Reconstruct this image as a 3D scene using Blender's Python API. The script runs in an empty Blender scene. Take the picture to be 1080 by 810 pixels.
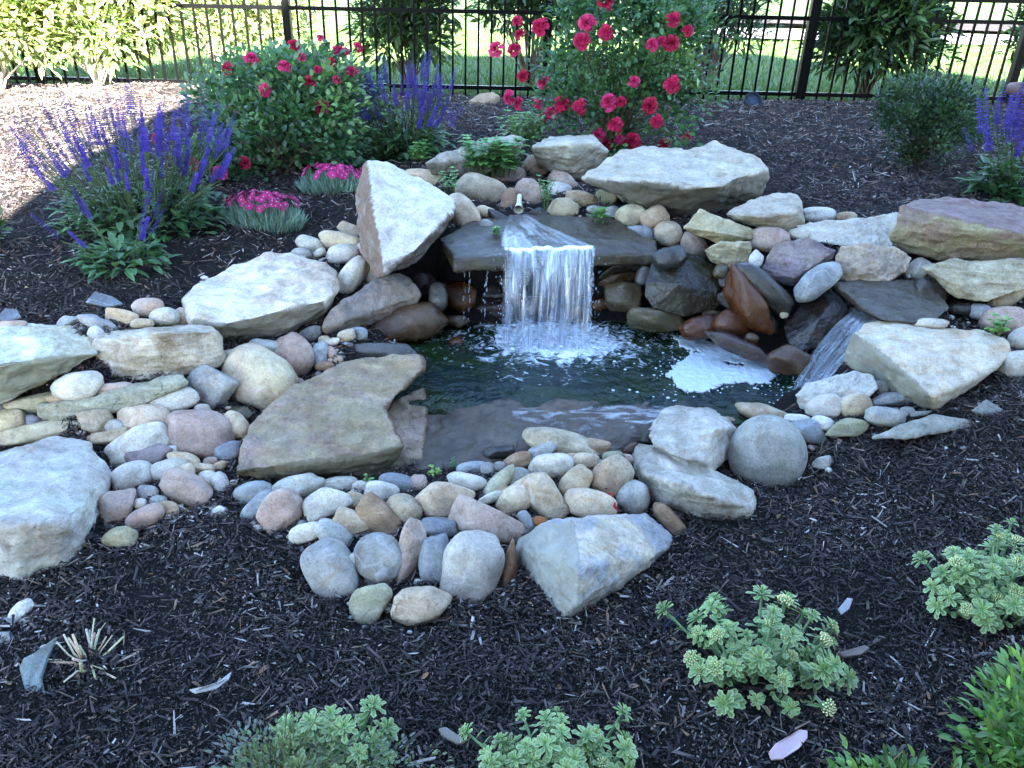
import bpy, bmesh, math, random
import numpy as np
from math import radians, sin, cos, pi
from mathutils import Vector, Matrix
from mathutils.geometry import delaunay_2d_cdt

# ------------------------------------------------------------------ camera, sky, sun, exposure
scene = bpy.context.scene
COL = scene.collection
F, PITCH, ROLL, EYE = 848.0, radians(27.0), radians(2.0), 1.5
cam_d = bpy.data.cameras.new("camera"); cam = bpy.data.objects.new("camera", cam_d); COL.objects.link(cam)
cam_d.sensor_width = 36.0; cam_d.lens = F/1080.0*36.0; cam_d.clip_start = 0.05; cam_d.clip_end = 500
cam.location = (0, 0, EYE)
cam.rotation_euler = (Matrix.Rotation(pi/2-PITCH, 3, 'X') @ Matrix.Rotation(ROLL, 3, 'Z')).to_euler()
scene.camera = cam
SUN_EL, SUN_AZ = radians(30.0), radians(172.0)      # the sun stands low behind the camera
world = bpy.data.worlds.new("World"); scene.world = world; world.use_nodes = True
wn = world.node_tree.nodes; wl = world.node_tree.links
sky = wn.new("ShaderNodeTexSky"); sky.sky_type = 'NISHITA'; sky.sun_disc = False
sky.sun_elevation = SUN_EL; sky.sun_rotation = SUN_AZ; sky.air_density = 1.0; sky.dust_density = 0.3; sky.ozone_density = 2.5
wl.new(sky.outputs[0], wn["Background"].inputs[0]); wn["Background"].inputs[1].default_value = 0.066
sun_d = bpy.data.lights.new("sun", 'SUN'); sun = bpy.data.objects.new("sun", sun_d); COL.objects.link(sun)
sun_d.energy = 5.0; sun_d.angle = radians(0.5); sun_d.color = (1.0, 0.95, 0.88)
SUNV = Vector((sin(SUN_AZ)*cos(SUN_EL), cos(SUN_AZ)*cos(SUN_EL), sin(SUN_EL)))
sun.rotation_euler = SUNV.to_track_quat('Z', 'Y').to_euler()
scene.view_settings.view_transform = 'Standard'; scene.view_settings.look = 'None'
scene.view_settings.exposure = 4.78; scene.view_settings.gamma = 1.0; scene.view_settings.use_curve_mapping = False
scene.cycles.max_bounces = 8; scene.cycles.transparent_max_bounces = 16

# ------------------------------------------------------------------ helpers
rng = np.random.default_rng(7); random.seed(7)
_sr, _cr, _sp, _cp = sin(ROLL), cos(ROLL), sin(PITCH), cos(PITCH)
def ray(u, v):
    x = (u-540)/F; y = (405-v)/F
    xr = x*_cr-y*_sr; yr = x*_sr+y*_cr
    return np.array([xr, yr*_sp+_cp, yr*_cp-_sp])
EU = np.array([_cr, _sr*_sp, _sr*_cp]); EV = -np.array([-_sr, _cr*_sp, _cr*_cp]); EW = np.array([0, _cp, -_sp])
CAM = np.array([0, 0, EYE])
def at(u, v, val):
    """place seen at (u, v): val below 1.2 is its height, above it its distance forward"""
    d = ray(u, v)
    t = (val-EYE)/d[2] if val < 1.2 else val/d[1]
    return CAM+d*t
def hsh(i, j, k):
    n = (i*374761393+j*668265263+k*2147483647*3+12345) & 0xffffffff
    n = ((n ^ (n >> 13))*1274126177) & 0xffffffff
    return ((n ^ (n >> 16)) & 0xffff)/65535.0
def vnoise(p):
    p = np.asarray(p, float); i = np.floor(p).astype(np.int64); f = p-i; f = f*f*f*(f*(f*6-15)+10)
    r = 0
    for a in (0, 1):
        for b in (0, 1):
            for c in (0, 1):
                w = (f[:, 0] if a else 1-f[:, 0])*(f[:, 1] if b else 1-f[:, 1])*(f[:, 2] if c else 1-f[:, 2])
                r = r+w*hsh(i[:, 0]+a, i[:, 1]+b, i[:, 2]+c)
    return r*2-1
def fbm(p, o=4):
    r = 0; a = 1.0; s = 0
    for k in range(o):
        r = r+a*vnoise(np.asarray(p)*(2.03**k)+k*17.3); s += a; a *= .5
    return r/s
def mesh_np(name, V, polys, cols=None, smooth=True):
    """V (n,3); polys = list of (m,k) index arrays; cols (n,3) point colours"""
    V = np.asarray(V, np.float32)
    me = bpy.data.meshes.new(name); me.vertices.add(len(V)); me.vertices.foreach_set("co", V.ravel())
    polys = [np.asarray(p, np.int32) for p in polys if len(p)]
    loops = np.concatenate([p.ravel() for p in polys]); me.loops.add(len(loops)); me.loops.foreach_set("vertex_index", loops)
    tot = np.concatenate([np.full(len(p), p.shape[1], np.int32) for p in polys])
    st = np.concatenate([[0], np.cumsum(tot)[:-1]]).astype(np.int32)
    me.polygons.add(len(tot)); me.polygons.foreach_set("loop_start", st)
    try: me.polygons.foreach_set("loop_total", tot)
    except Exception: pass
    if cols is not None:
        at_ = me.color_attributes.new("tone", 'FLOAT_COLOR', 'POINT')
        at_.data.foreach_set("color", np.hstack([np.asarray(cols, np.float32), np.ones((len(V), 1), np.float32)]).ravel())
    me.update(calc_edges=True)
    me.polygons.foreach_set("use_smooth", np.full(len(tot), smooth))
    me.validate()
    return me
class MB:
    def __init__(s): s.V = []; s.P = {}; s.C = []; s.n = 0
    def add(s, V, polys, col=(1, 1, 1)):
        V = np.asarray(V, float).reshape(-1, 3)
        for p in polys:
            p = np.asarray(p)
            if len(p): s.P.setdefault(p.shape[1], []).append(p+s.n)
        s.V.append(V); c = np.asarray(col, float)
        s.C.append(np.tile(c, (len(V), 1)) if c.ndim == 1 else c); s.n += len(V)
    def mesh(s, name, smooth=True):
        return mesh_np(name, np.vstack(s.V), [np.vstack(p) for p in s.P.values()], np.vstack(s.C), smooth)
    def tube(s, pts, rad, n=6, col=(1, 1, 1), cap=True):
        pts = np.asarray(pts, float); m = len(pts); rad = np.broadcast_to(np.asarray(rad, float), (m,))
        T = np.gradient(pts, axis=0); T /= np.linalg.norm(T, axis=1)[:, None]+1e-9
        ref = np.array([0, 0, 1.0]) if abs(T[0, 2]) < .9 else np.array([1.0, 0, 0])
        A = np.cross(T, ref); A /= np.linalg.norm(A, axis=1)[:, None]+1e-9; B = np.cross(T, A)
        th = np.arange(n)/n*2*pi
        V = pts[:, None]+rad[:, None, None]*(A[:, None]*np.cos(th)[None, :, None]+B[:, None]*np.sin(th)[None, :, None])
        q = []
        for i in range(m-1):
            for j in range(n):
                q.append((i*n+j, i*n+(j+1) % n, (i+1)*n+(j+1) % n, (i+1)*n+j))
        polys = [np.array(q)]
        if cap: polys += [np.array([list(range(n))[::-1]]), np.array([[(m-1)*n+j for j in range(n)]])]
        s.add(V.reshape(-1, 3), polys, col)
    def box(s, c, h, col=(1, 1, 1), rot=None):
        V = np.array([[x, y, z] for x in (-1, 1) for y in (-1, 1) for z in (-1, 1)], float)*np.asarray(h)
        if rot is not None: V = V@np.asarray(rot).T
        s.add(V+np.asarray(c), [np.array([(0, 1, 3, 2), (4, 6, 7, 5), (0, 4, 5, 1), (2, 3, 7, 6), (0, 2, 6, 4), (1, 5, 7, 3)])], col)
    def lathe(s, prof, n=28, col=(1, 1, 1), M=None):
        prof = np.asarray(prof, float); m = len(prof); th = np.arange(n)/n*2*pi
        V = np.stack([prof[:, 0, None]*np.cos(th), prof[:, 0, None]*np.sin(th), np.repeat(prof[:, 1, None], n, 1)], -1).reshape(-1, 3)
        if M is not None: V = V@np.asarray(M.to_3x3()).T+np.asarray(M.translation)
        s.add(V, [np.array([(i*n+j, i*n+(j+1) % n, (i+1)*n+(j+1) % n, (i+1)*n+j) for i in range(m-1) for j in range(n)])], col)
LEAF_T = np.array([[0, 0, 0], [.42, 0, .0], [.76, 0, .0], [1, 0, 0], [.36, .5, 1], [.74, .40, .8], [.36, -.5, 1], [.74, -.40, .8]])
def norm(a): return a/(np.linalg.norm(a, axis=-1, keepdims=True)+1e-9)
def add_leaves(mb, pos, d, up, L, W, bend=.25, fold=.15, col=(1, 1, 1), edge=None, spoon=False):
    """N leaves at once: pos, direction, upper side, length, width"""
    d = np.atleast_2d(d); pos = np.atleast_2d(pos); N = max(len(pos), len(d)); pos = np.broadcast_to(pos, (N, 3)); d = norm(np.broadcast_to(d, (N, 3))); up = np.broadcast_to(up, (N, 3))
    s = norm(np.cross(d, up)); n = norm(np.cross(s, d))
    L = np.broadcast_to(L, (N,)); W = np.broadcast_to(W, (N,)); bend = np.broadcast_to(bend, (N,))
    T = LEAF_T.copy()
    if spoon: T[:, 0] = [0, .5, .82, 1, .45, .84, .45, .84]; T[4:, 1] = [.34, .5, -.34, -.5]
    x = T[:, 0][None]*L[:, None]; y = T[:, 1][None]*W[:, None]
    z = T[:, 2][None]*fold*W[:, None]-bend[:, None]*L[:, None]*(T[:, 0]**2)[None]
    V = pos[:, None]+x[..., None]*d[:, None]+y[..., None]*s[:, None]+z[..., None]*n[:, None]
    o = (np.arange(N)*8)[:, None]
    tri = np.concatenate([o+np.array(t) for t in ((0, 1, 4), (0, 6, 1), (5, 2, 3), (2, 7, 3))])
    quad = np.concatenate([o+np.array(t) for t in ((4, 1, 2, 5), (1, 6, 7, 2))])
    col = np.broadcast_to(np.asarray(col, float), (N, 3)); C = np.repeat(col[:, None], 8, 1)
    if edge is not None: C = C.copy(); C[:, 3:] = np.asarray(edge)
    mb.add(V.reshape(-1, 3), [tri, quad], C.reshape(-1, 3))
def mkobj(name, me, mat, parent=None, loc=None):
    o = bpy.data.objects.new(name, me); COL.objects.link(o)
    if mat is not None and me is not None and not me.materials: me.materials.append(mat)
    if parent is not None: o.parent = parent
    if loc is not None: o.location = loc
    return o
def tag(o, label=None, cat=None, group=None, kind=None):
    if label: o["label"] = label
    if cat: o["category"] = cat
    if group: o["group"] = group
    if kind: o["kind"] = kind
    return o
def thing(name, label, cat, loc, group=None):
    o = bpy.data.objects.new(name, None); COL.objects.link(o); o.location = Vector(loc); o.empty_display_size = .1
    return tag(o, label, cat, group)

# ------------------------------------------------------------------ materials
def new_mat(name):
    m = bpy.data.materials.new(name); m.use_nodes = True
    nt = m.node_tree; b = nt.nodes["Principled BSDF"]
    return m, nt, b
def N(nt, t, **kw):
    n = nt.nodes.new(t)
    for k, v in kw.items(): setattr(n, k, v)
    return n
def noise(nt, vec, scale, detail=6, rough=.6, dist=0):
    n = N(nt, "ShaderNodeTexNoise"); n.inputs["Scale"].default_value = scale; n.inputs["Detail"].default_value = detail
    n.inputs["Roughness"].default_value = rough; n.inputs["Distortion"].default_value = dist
    nt.links.new(vec, n.inputs["Vector"]); return n.outputs["Fac"]
def ramp(nt, fac, stops):
    r = N(nt, "ShaderNodeValToRGB"); e = r.color_ramp.elements
    while len(e) < len(stops): e.new(.5)
    for k, (p, c) in enumerate(stops):
        e[k].position = p; e[k].color = (c, c, c, 1) if not hasattr(c, '__len__') else (*c, 1)
    nt.links.new(fac, r.inputs[0]); return r.outputs[0]
def mix(nt, fac, a, b, mode='MIX'):
    m = N(nt, "ShaderNodeMix", data_type='RGBA', blend_type=mode)
    for sock, v in ((0, fac), (6, a), (7, b)):
        if hasattr(v, 'is_linked'): nt.links.new(v, m.inputs[sock])
        elif sock == 0: m.inputs[0].default_value = v
        else: m.inputs[sock].default_value = (*v, 1)
    return m.outputs[2]
def math_(nt, op, a, b=None, c=None):
    m = N(nt, "ShaderNodeMath", operation=op)
    for k, v in enumerate((a, b, c)):
        if v is None: continue
        if hasattr(v, 'is_linked'): nt.links.new(v, m.inputs[k])
        else: m.inputs[k].default_value = v
    return m.outputs[0]
def bump(nt, h, strength, dist, nrm=None):
    b = N(nt, "ShaderNodeBump"); b.inputs["Strength"].default_value = strength; b.inputs["Distance"].default_value = dist
    nt.links.new(h, b.inputs["Height"])
    if nrm is not None: nt.links.new(nrm, b.inputs["Normal"])
    return b.outputs[0]
def objcoord(nt):
    tc = N(nt, "ShaderNodeTexCoord"); oi = N(nt, "ShaderNodeObjectInfo")
    ml = math_(nt, 'MULTIPLY', oi.outputs["Random"], 40.0)
    cb = N(nt, "ShaderNodeCombineXYZ")
    for k in range(3): nt.links.new(ml, cb.inputs[k])
    ad = N(nt, "ShaderNodeVectorMath", operation='ADD'); nt.links.new(tc.outputs["Object"], ad.inputs[0]); nt.links.new(cb.outputs[0], ad.inputs[1])
    return ad.outputs[0], oi, tc
def rock_material(name, wet=False):
    m, nt, b = new_mat(name); L = nt.links
    vec, oi, tc = objcoord(nt)
    t2 = N(nt, "ShaderNodeAttribute", attribute_type='OBJECT', attribute_name="tint")
    st = N(nt, "ShaderNodeAttribute", attribute_type='OBJECT', attribute_name="strata")
    base = oi.outputs["Color"]
    big = noise(nt, vec, 4.2, 6, .66, 1.1); med = noise(nt, vec, 15, 8, .68, .5); fine = noise(nt, vec, 130, 6, .8)
    c = mix(nt, ramp(nt, big, [(.44, 0), (.58, 1)]), base, t2.outputs["Color"])
    c = mix(nt, ramp(nt, med, [(.30, .0), (.72, 1)]), mix(nt, 1.0, c, (.60, .58, .55), 'MULTIPLY'), mix(nt, 1.0, c, (1.22, 1.21, 1.19), 'MULTIPLY'))
    c = mix(nt, ramp(nt, fine, [(.34, .75), (.48, 0)]), c, mix(nt, 1.0, c, (.40, .38, .36), 'MULTIPLY'))
    c = mix(nt, ramp(nt, fine, [(.54, 0), (.68, .6)]), c, mix(nt, 1.0, c, (1.45, 1.45, 1.42), 'MULTIPLY'))
    # faces of another mineral, dark faces with shade painted in, quartz veins in some stones
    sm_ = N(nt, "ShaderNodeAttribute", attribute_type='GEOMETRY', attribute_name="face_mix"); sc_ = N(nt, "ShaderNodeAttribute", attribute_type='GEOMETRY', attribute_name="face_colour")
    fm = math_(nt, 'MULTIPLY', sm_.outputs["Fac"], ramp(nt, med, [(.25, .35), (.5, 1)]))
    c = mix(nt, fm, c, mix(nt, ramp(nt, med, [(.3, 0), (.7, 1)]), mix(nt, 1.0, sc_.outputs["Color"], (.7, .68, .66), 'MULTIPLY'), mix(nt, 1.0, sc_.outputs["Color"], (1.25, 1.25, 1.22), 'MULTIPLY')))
    vn = math_(nt, 'ABSOLUTE', math_(nt, 'SUBTRACT', noise(nt, vec, 5.5, 2, .45, .6), .5))
    gate = N(nt, "ShaderNodeAttribute", attribute_type='OBJECT', attribute_name="vein").outputs["Fac"]
    c = mix(nt, math_(nt, 'MULTIPLY', math_(nt, 'MULTIPLY', ramp(nt, vn, [(.004, .6), (.016, 0)]), gate), ramp(nt, med, [(.35, .3), (.6, 1)])), c, (.55, .53, .49))
    # layers of the stone
    mp = N(nt, "ShaderNodeMapping"); mp.inputs["Scale"].default_value = (5, 5, 55); mp.inputs["Rotation"].default_value = (.15, .12, 0)
    L.new(vec, mp.inputs["Vector"]); lay = noise(nt, mp.outputs[0], 1.0, 5, .6, .4)
    lc = mix(nt, ramp(nt, lay, [(.35, 0), (.65, 1)]), mix(nt, 1.0, c, (.70, .66, .60), 'MULTIPLY'), mix(nt, 1.0, c, (1.12, 1.12, 1.1), 'MULTIPLY'))
    c = mix(nt, st.outputs["Fac"], c, lc)
    # rust and dirt stains, hairline cracks
    sn = noise(nt, vec, 11, 7, .7, 1.2)
    c = mix(nt, ramp(nt, sn, [(.56, 0), (.72, .7)]), c, mix(nt, 1.0, c, (.80, .55, .34), 'MULTIPLY'))
    vo = N(nt, "ShaderNodeTexVoronoi", feature='DISTANCE_TO_EDGE'); vo.inputs["Scale"].default_value = 6
    wv = N(nt, "ShaderNodeVectorMath", operation='MULTIPLY_ADD'); L.new(vec, wv.inputs[0]); wv.inputs[1].default_value = (1, 1, 1.6)
    nn = N(nt, "ShaderNodeTexNoise"); nn.inputs["Scale"].default_value = 5; L.new(vec, nn.inputs["Vector"]); L.new(nn.outputs["Color"], wv.inputs[2])
    L.new(wv.outputs[0], vo.inputs["Vector"])
    cr = math_(nt, 'MULTIPLY', ramp(nt, vo.outputs["Distance"], [(.0, 1), (.018, 0)]), ramp(nt, big, [(.5, 0), (.6, 1)]))
    cr = math_(nt, 'MULTIPLY', cr, st.outputs["Fac"])
    c = mix(nt, math_(nt, 'MULTIPLY', cr, .6), c, (.05, .045, .04))
    if wet: c = mix(nt, 1.0, c, (.25, .225, .20), 'MULTIPLY')
    L.new(c, b.inputs["Base Color"])
    h1 = bump(nt, med, .72 if not wet else .6, .016)
    h2 = bump(nt, fine, .5 if not wet else .35, .003, h1)
    hl = math_(nt, 'MULTIPLY', lay, st.outputs["Fac"]); h3 = bump(nt, hl, .6, .012, h2)
    h4 = bump(nt, math_(nt, 'MULTIPLY', cr, -1.0), .7, .006, h3)
    L.new(h4, b.inputs["Normal"])
    if wet:
        wr = N(nt, "ShaderNodeAttribute", attribute_type='OBJECT', attribute_name="dryness")
        L.new(math_(nt, 'ADD', wr.outputs["Fac"], ramp(nt, noise(nt, vec, 14, 3), [(.35, .06), (.7, .38)])), b.inputs["Roughness"])
        b.inputs["Specular IOR Level"].default_value = .42
    else:
        b.inputs["Roughness"].default_value = .88; b.inputs["Specular IOR Level"].default_value = .25
    return m
ROCK = rock_material("weathered_stone"); WET = rock_material("wet_stone", True)
def tone_material(name, rough=.6, trans=0.0, spec=.4, coat=0.0, bumpy=0.0, vary=.25):
    """base colour carried by each leaf, petal or chip"""
    m, nt, b = new_mat(name); L = nt.links
    a = N(nt, "ShaderNodeVertexColor", layer_name="tone")
    vec, oi, tc = objcoord(nt)
    nz = noise(nt, vec, 9, 3)
    c = mix(nt, ramp(nt, nz, [(.3, 0), (.7, 1)]), mix(nt, 1.0, a.outputs["Color"], (1-vary,)*3, 'MULTIPLY'), mix(nt, 1.0, a.outputs["Color"], (1+vary,)*3, 'MULTIPLY'))
    L.new(c, b.inputs["Base Color"]); b.inputs["Roughness"].default_value = rough; b.inputs["Specular IOR Level"].default_value = spec
    b.inputs["Coat Weight"].default_value = coat; b.inputs["Coat Roughness"].default_value = .3
    if bumpy: L.new(bump(nt, noise(nt, vec, 300, 3), .5, bumpy), b.inputs["Normal"])
    if trans:
        t = N(nt, "ShaderNodeBsdfTranslucent"); L.new(mix(nt, 1.0, c, (1.3, 1.35, .8), 'MULTIPLY'), t.inputs[0])
        s = N(nt, "ShaderNodeMixShader"); s.inputs[0].default_value = trans
        L.new(b.outputs[0], s.inputs[1]); L.new(t.outputs[0], s.inputs[2]); L.new(s.outputs[0], nt.nodes["Material Output"].inputs[0])
    return m
LEAFM = tone_material("leaf", .5, .28, .45, .12)
PETAL = tone_material("petal", .6, .3, .3)
BARK = tone_material("bark", .9, 0, .2, bumpy=.002)
CHIP = tone_material("bark_chip", .85, 0, .22, bumpy=.001)
METAL = tone_material("black_metal", .4, 0, .05)
PLAIN = tone_material("plain_matt", .7, 0, .3, bumpy=.0008, vary=.12)
def ground_material(name, ca, cb, sc=30, rough=.9, bmp=.02):
    m, nt, b = new_mat(name); tc = N(nt, "ShaderNodeTexCoord"); v = tc.outputs["Object"]
    n1 = noise(nt, v, sc, 8, .7); n2 = noise(nt, v, sc*.06, 4); n3 = noise(nt, v, sc*4, 4, .7)
    c = mix(nt, ramp(nt, n1, [(.3, 0), (.7, 1)]), ca, cb)
    c = mix(nt, ramp(nt, n2, [(.35, 0), (.65, .5)]), c, mix(nt, 1.0, c, (1.5, 1.4, 1.3), 'MULTIPLY'))
    nt.links.new(c, b.inputs["Base Color"]); b.inputs["Roughness"].default_value = rough
    nt.links.new(bump(nt, n3, .8, bmp*.4, bump(nt, n1, .8, bmp)), b.inputs["Normal"]); b.inputs["Specular IOR Level"].default_value = .3
    return m
MULCH = ground_material("bark_mulch", (.010, .008, .0075), (.055, .042, .036), 110, bmp=.03)
LAWN = ground_material("lawn", (.030, .065, .012), (.06, .11, .022), 25, bmp=.03)
PAVE = ground_material("pavement", (.13, .13, .14), (.17, .17, .18), 40, bmp=.003)
# ------------------------------------------------------------------ ground: a height field pinned to points seen in the bed
CPX = """0 640 0,120 590 0,230 560 .01,330 605 0,470 665 0,600 655 0,700 585 .01,790 560 .02,850 500 .05,900 470 .11,980 452 .19,1075 425 .26,
1075 560 .12,1000 640 .06,850 700 .02,540 760 0,200 720 0,60 760 0,1075 760 .06,330 555 .04,280 530 .04,170 505 .06,115 535 .03,150 455 .08,
390 565 .05,400 530 .07,460 520 .08,500 560 .04,560 540 .07,600 470 .14,640 500 .12,560 490 .1,500 487 .05,690 500 .05,670 540 .04,
250 500 .03,440 495 .02,430 395 .1,330 430 .06,450 430 .06,650 430 .06,690 470 .03,560 462 .03,
810 510 .05,769 447 .08,805 440 .12,850 456 .12,870 430 .17,934 440 .19,985 432 .21,900 402 .2,
940 262 .5,1000 278 .48,1075 302 .45,1075 340 .36,1060 320 .40,1075 388 .28,1010 330 .36,
840 242 .54,900 242 .54,780 240 .54,720 232 .52,860 150 .56,1000 200 .55,1075 190 .56,900 220 .55,740 130 .59,640 190 .55,
60 325 .34,160 322 .36,100 300 .37,60 270 .4,200 280 .40,20 230 .43,300 240 .42,350 230 .43,330 264 .39,365 290 .35,250 250 .42,130 170 .5,300 200 .47,
430 170 .53,330 160 .52,500 130 .58,560 150 .58,100 110 .54,190 92 .56,600 110 .6,860 107 .62,1000 110 .63,1075 115 .63,
50 348 .34,150 350 .32,230 348 .31,50 422 .19,130 412 .19,50 462 .04,120 468 .05,200 432 .12,220 410 .16,275 402 .14,311 374 .21,345 372 .2,345 392 .13,
365 352 .25,400 345 .2,235 368 .23,340 342 .25,420 300 .3,400 292 .36,470 240 .50,500 205 .53,560 205 .53,600 205 .54,650 228 .52,690 235 .52,450 190 .53,
735 262 .48,815 255 .5,880 300 .42,970 320 .42,930 335 .37"""
pts = []
for s in CPX.replace("\n", "").split(","):
    u, v, z = map(float, s.split()); p = at(u, v, z); pts.append((p[0], p[1], z))
# basin of the pond, the recess behind the fall, and ground outside the picture
pts += [(-.30, 2.66, -.12), (0, 2.7, -.15), (.5, 2.74, -.15), (.9, 2.82, -.1), (-.25, 3.2, -.12), (.2, 3.3, -.15), (.7, 3.25, -.12), (.95, 3.0, -.1),
        (-.42, 2.75, .13), (-.5, 3.0, .16), (-.42, 3.3, .13), (-.35, 3.42, .12), (.2, 3.47, .1), (.72, 3.44, .12), (.98, 3.25, .13), (1.12, 3.05, .13), (1.14, 2.9, .06),
        (-.38, 3.52, .46), (.2, 3.58, .47), (.74, 3.55, .47), (1.1, 3.36, .46), (1.25, 3.14, .42), (1.34, 2.99, .37), (1.0, 2.72, .10), (.72, 2.66, .09), (1.2, 2.78, .18),
        (-7, -1, -.02), (0, -1, 0), (7, -1, .08), (-7, 1.2, 0), (-3, .4, 0), (3, .4, .07), (7, 2, .3), (-7, 2.6, .1), (-3.2, 2.1, .03), (-3, 2.7, .33), (-7, 4, .45), (3, 2.4, .3), (3.4, 3.4, .5), (7, 4, .55),
        (-7, 9, .49), (-3.5, 9, .50), (0, 9, .54), (3.5, 9, .57), (7, 9, .6), (-5, 7.4, .49), (-2.5, 7.4, .51), (0, 7.4, .54), (2.5, 7.4, .575), (5, 7.4, .60)]
P = np.array(pts)
GX0, GY0, GS = -6.0, -.6, .03; NX, NY = 401, 271
vv, ee, ff, _, _, _ = delaunay_2d_cdt([Vector((p[0], p[1])) for p in P], [], [], 0, 1e-5)
from mathutils.kdtree import KDTree
kd = KDTree(len(P))
for i, p in enumerate(P): kd.insert((p[0], p[1], 0), i)
kd.balance()
zz = [P[kd.find((q[0], q[1], 0))[1]][2] for q in vv]
gx = GX0+GS*np.arange(NX); gy = GY0+GS*np.arange(NY)
HT = np.full((NY, NX), .0)
for f in ff:
    a, b, c = [np.array((vv[i][0], vv[i][1])) for i in f[:3]]; za, zb, zc = [zz[i] for i in f[:3]]
    lo = np.minimum(np.minimum(a, b), c); hi = np.maximum(np.maximum(a, b), c)
    i0, i1 = np.searchsorted(gx, lo[0]-1e-6), np.searchsorted(gx, hi[0]+1e-6); j0, j1 = np.searchsorted(gy, lo[1]-1e-6), np.searchsorted(gy, hi[1]+1e-6)
    if i1 <= i0 or j1 <= j0: continue
    X, Y = np.meshgrid(gx[i0:i1], gy[j0:j1])
    den = (b[1]-c[1])*(a[0]-c[0])+(c[0]-b[0])*(a[1]-c[1])
    if abs(den) < 1e-12: continue
    w0 = ((b[1]-c[1])*(X-c[0])+(c[0]-b[0])*(Y-c[1]))/den; w1 = ((c[1]-a[1])*(X-c[0])+(a[0]-c[0])*(Y-c[1]))/den; w2 = 1-w0-w1
    ins = (w0 >= -1e-6) & (w1 >= -1e-6) & (w2 >= -1e-6)
    HT[j0:j1, i0:i1][ins] = (w0*za+w1*zb+w2*zc)[ins]
def blur(h):
    p = np.pad(h, 1, mode='edge'); return (p[1:-1, 1:-1]*2+p[:-2, 1:-1]+p[2:, 1:-1]+p[1:-1, :-2]+p[1:-1, 2:])/6
for k in range(3): HT = blur(HT)
def height(x, y, H=None):
    H = HT if H is None else H
    x = np.asarray(x, float); y = np.asarray(y, float)
    fx = np.clip((x-GX0)/GS, 0, NX-1.001); fy = np.clip((y-GY0)/GS, 0, NY-1.001); i = fx.astype(int); j = fy.astype(int); a = fx-i; b = fy-j
    return (H[j, i]*(1-a)+H[j, i+1]*a)*(1-b)+(H[j+1, i]*(1-a)+H[j+1, i+1]*a)*b
TS = np.arange(1.2, 9.5, .004)
def hit(u, v):
    """first point of the ground seen at (u, v)"""
    d = ray(u, v); p = CAM+d*TS[:, None]; k = np.argmax(p[:, 2] < height(p[:, 0], p[:, 1]))
    return p[k], TS[k]

# ------------------------------------------------------------------ stones
ICO = {}
def ico(s):
    if s not in ICO:
        bm = bmesh.new(); bmesh.ops.create_icosphere(bm, subdivisions=s, radius=1)
        ICO[s] = (np.array([v.co[:] for v in bm.verts]), np.array([[v.index for v in f.verts] for f in bm.faces])); bm.free()
    return ICO[s]
PAL = dict(tan=(.36, .26, .165), grey=(.26, .255, .24), pale=(.42, .39, .335), pink=(.35, .245, .20), brown=(.22, .13, .08), dark=(.09, .088, .085), purple=(.19, .135, .145),
           cream=(.50, .40, .27), slate=(.205, .215, .225), white=(.56, .54, .49), olive=(.27, .25, .15), orange=(.28, .10, .025), black=(.035, .035, .04), rust=(.34, .13, .05), sand=(.41, .34, .225))
TIN = dict(tan=(.44, .36, .26), grey=(.35, .33, .29), pale=(.50, .45, .37), pink=(.41, .31, .25), brown=(.31, .21, .13), dark=(.15, .14, .13), purple=(.27, .21, .20),
           cream=(.46, .35, .25), slate=(.27, .275, .27), white=(.46, .44, .40), olive=(.36, .33, .23), orange=(.32, .12, .03), black=(.07, .06, .06), rust=(.22, .08, .04), sand=(.33, .27, .19))
def paint(o, col, strata=0.0, jit=.06):
    c = np.array(PAL[col]) if isinstance(col, str) else np.array(col); t = np.array(TIN[col]) if isinstance(col, str) else c*.85
    j = 1+rng.uniform(-jit, jit)
    o.color = (*np.clip(c*j*(1+rng.uniform(-.03, .03, 3)), 0, 1), 1); o["tint"] = [float(q) for q in t*j]; o["strata"] = float(strata); o["vein"] = float(rng.random() < .07)*.5
STONES = []
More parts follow.
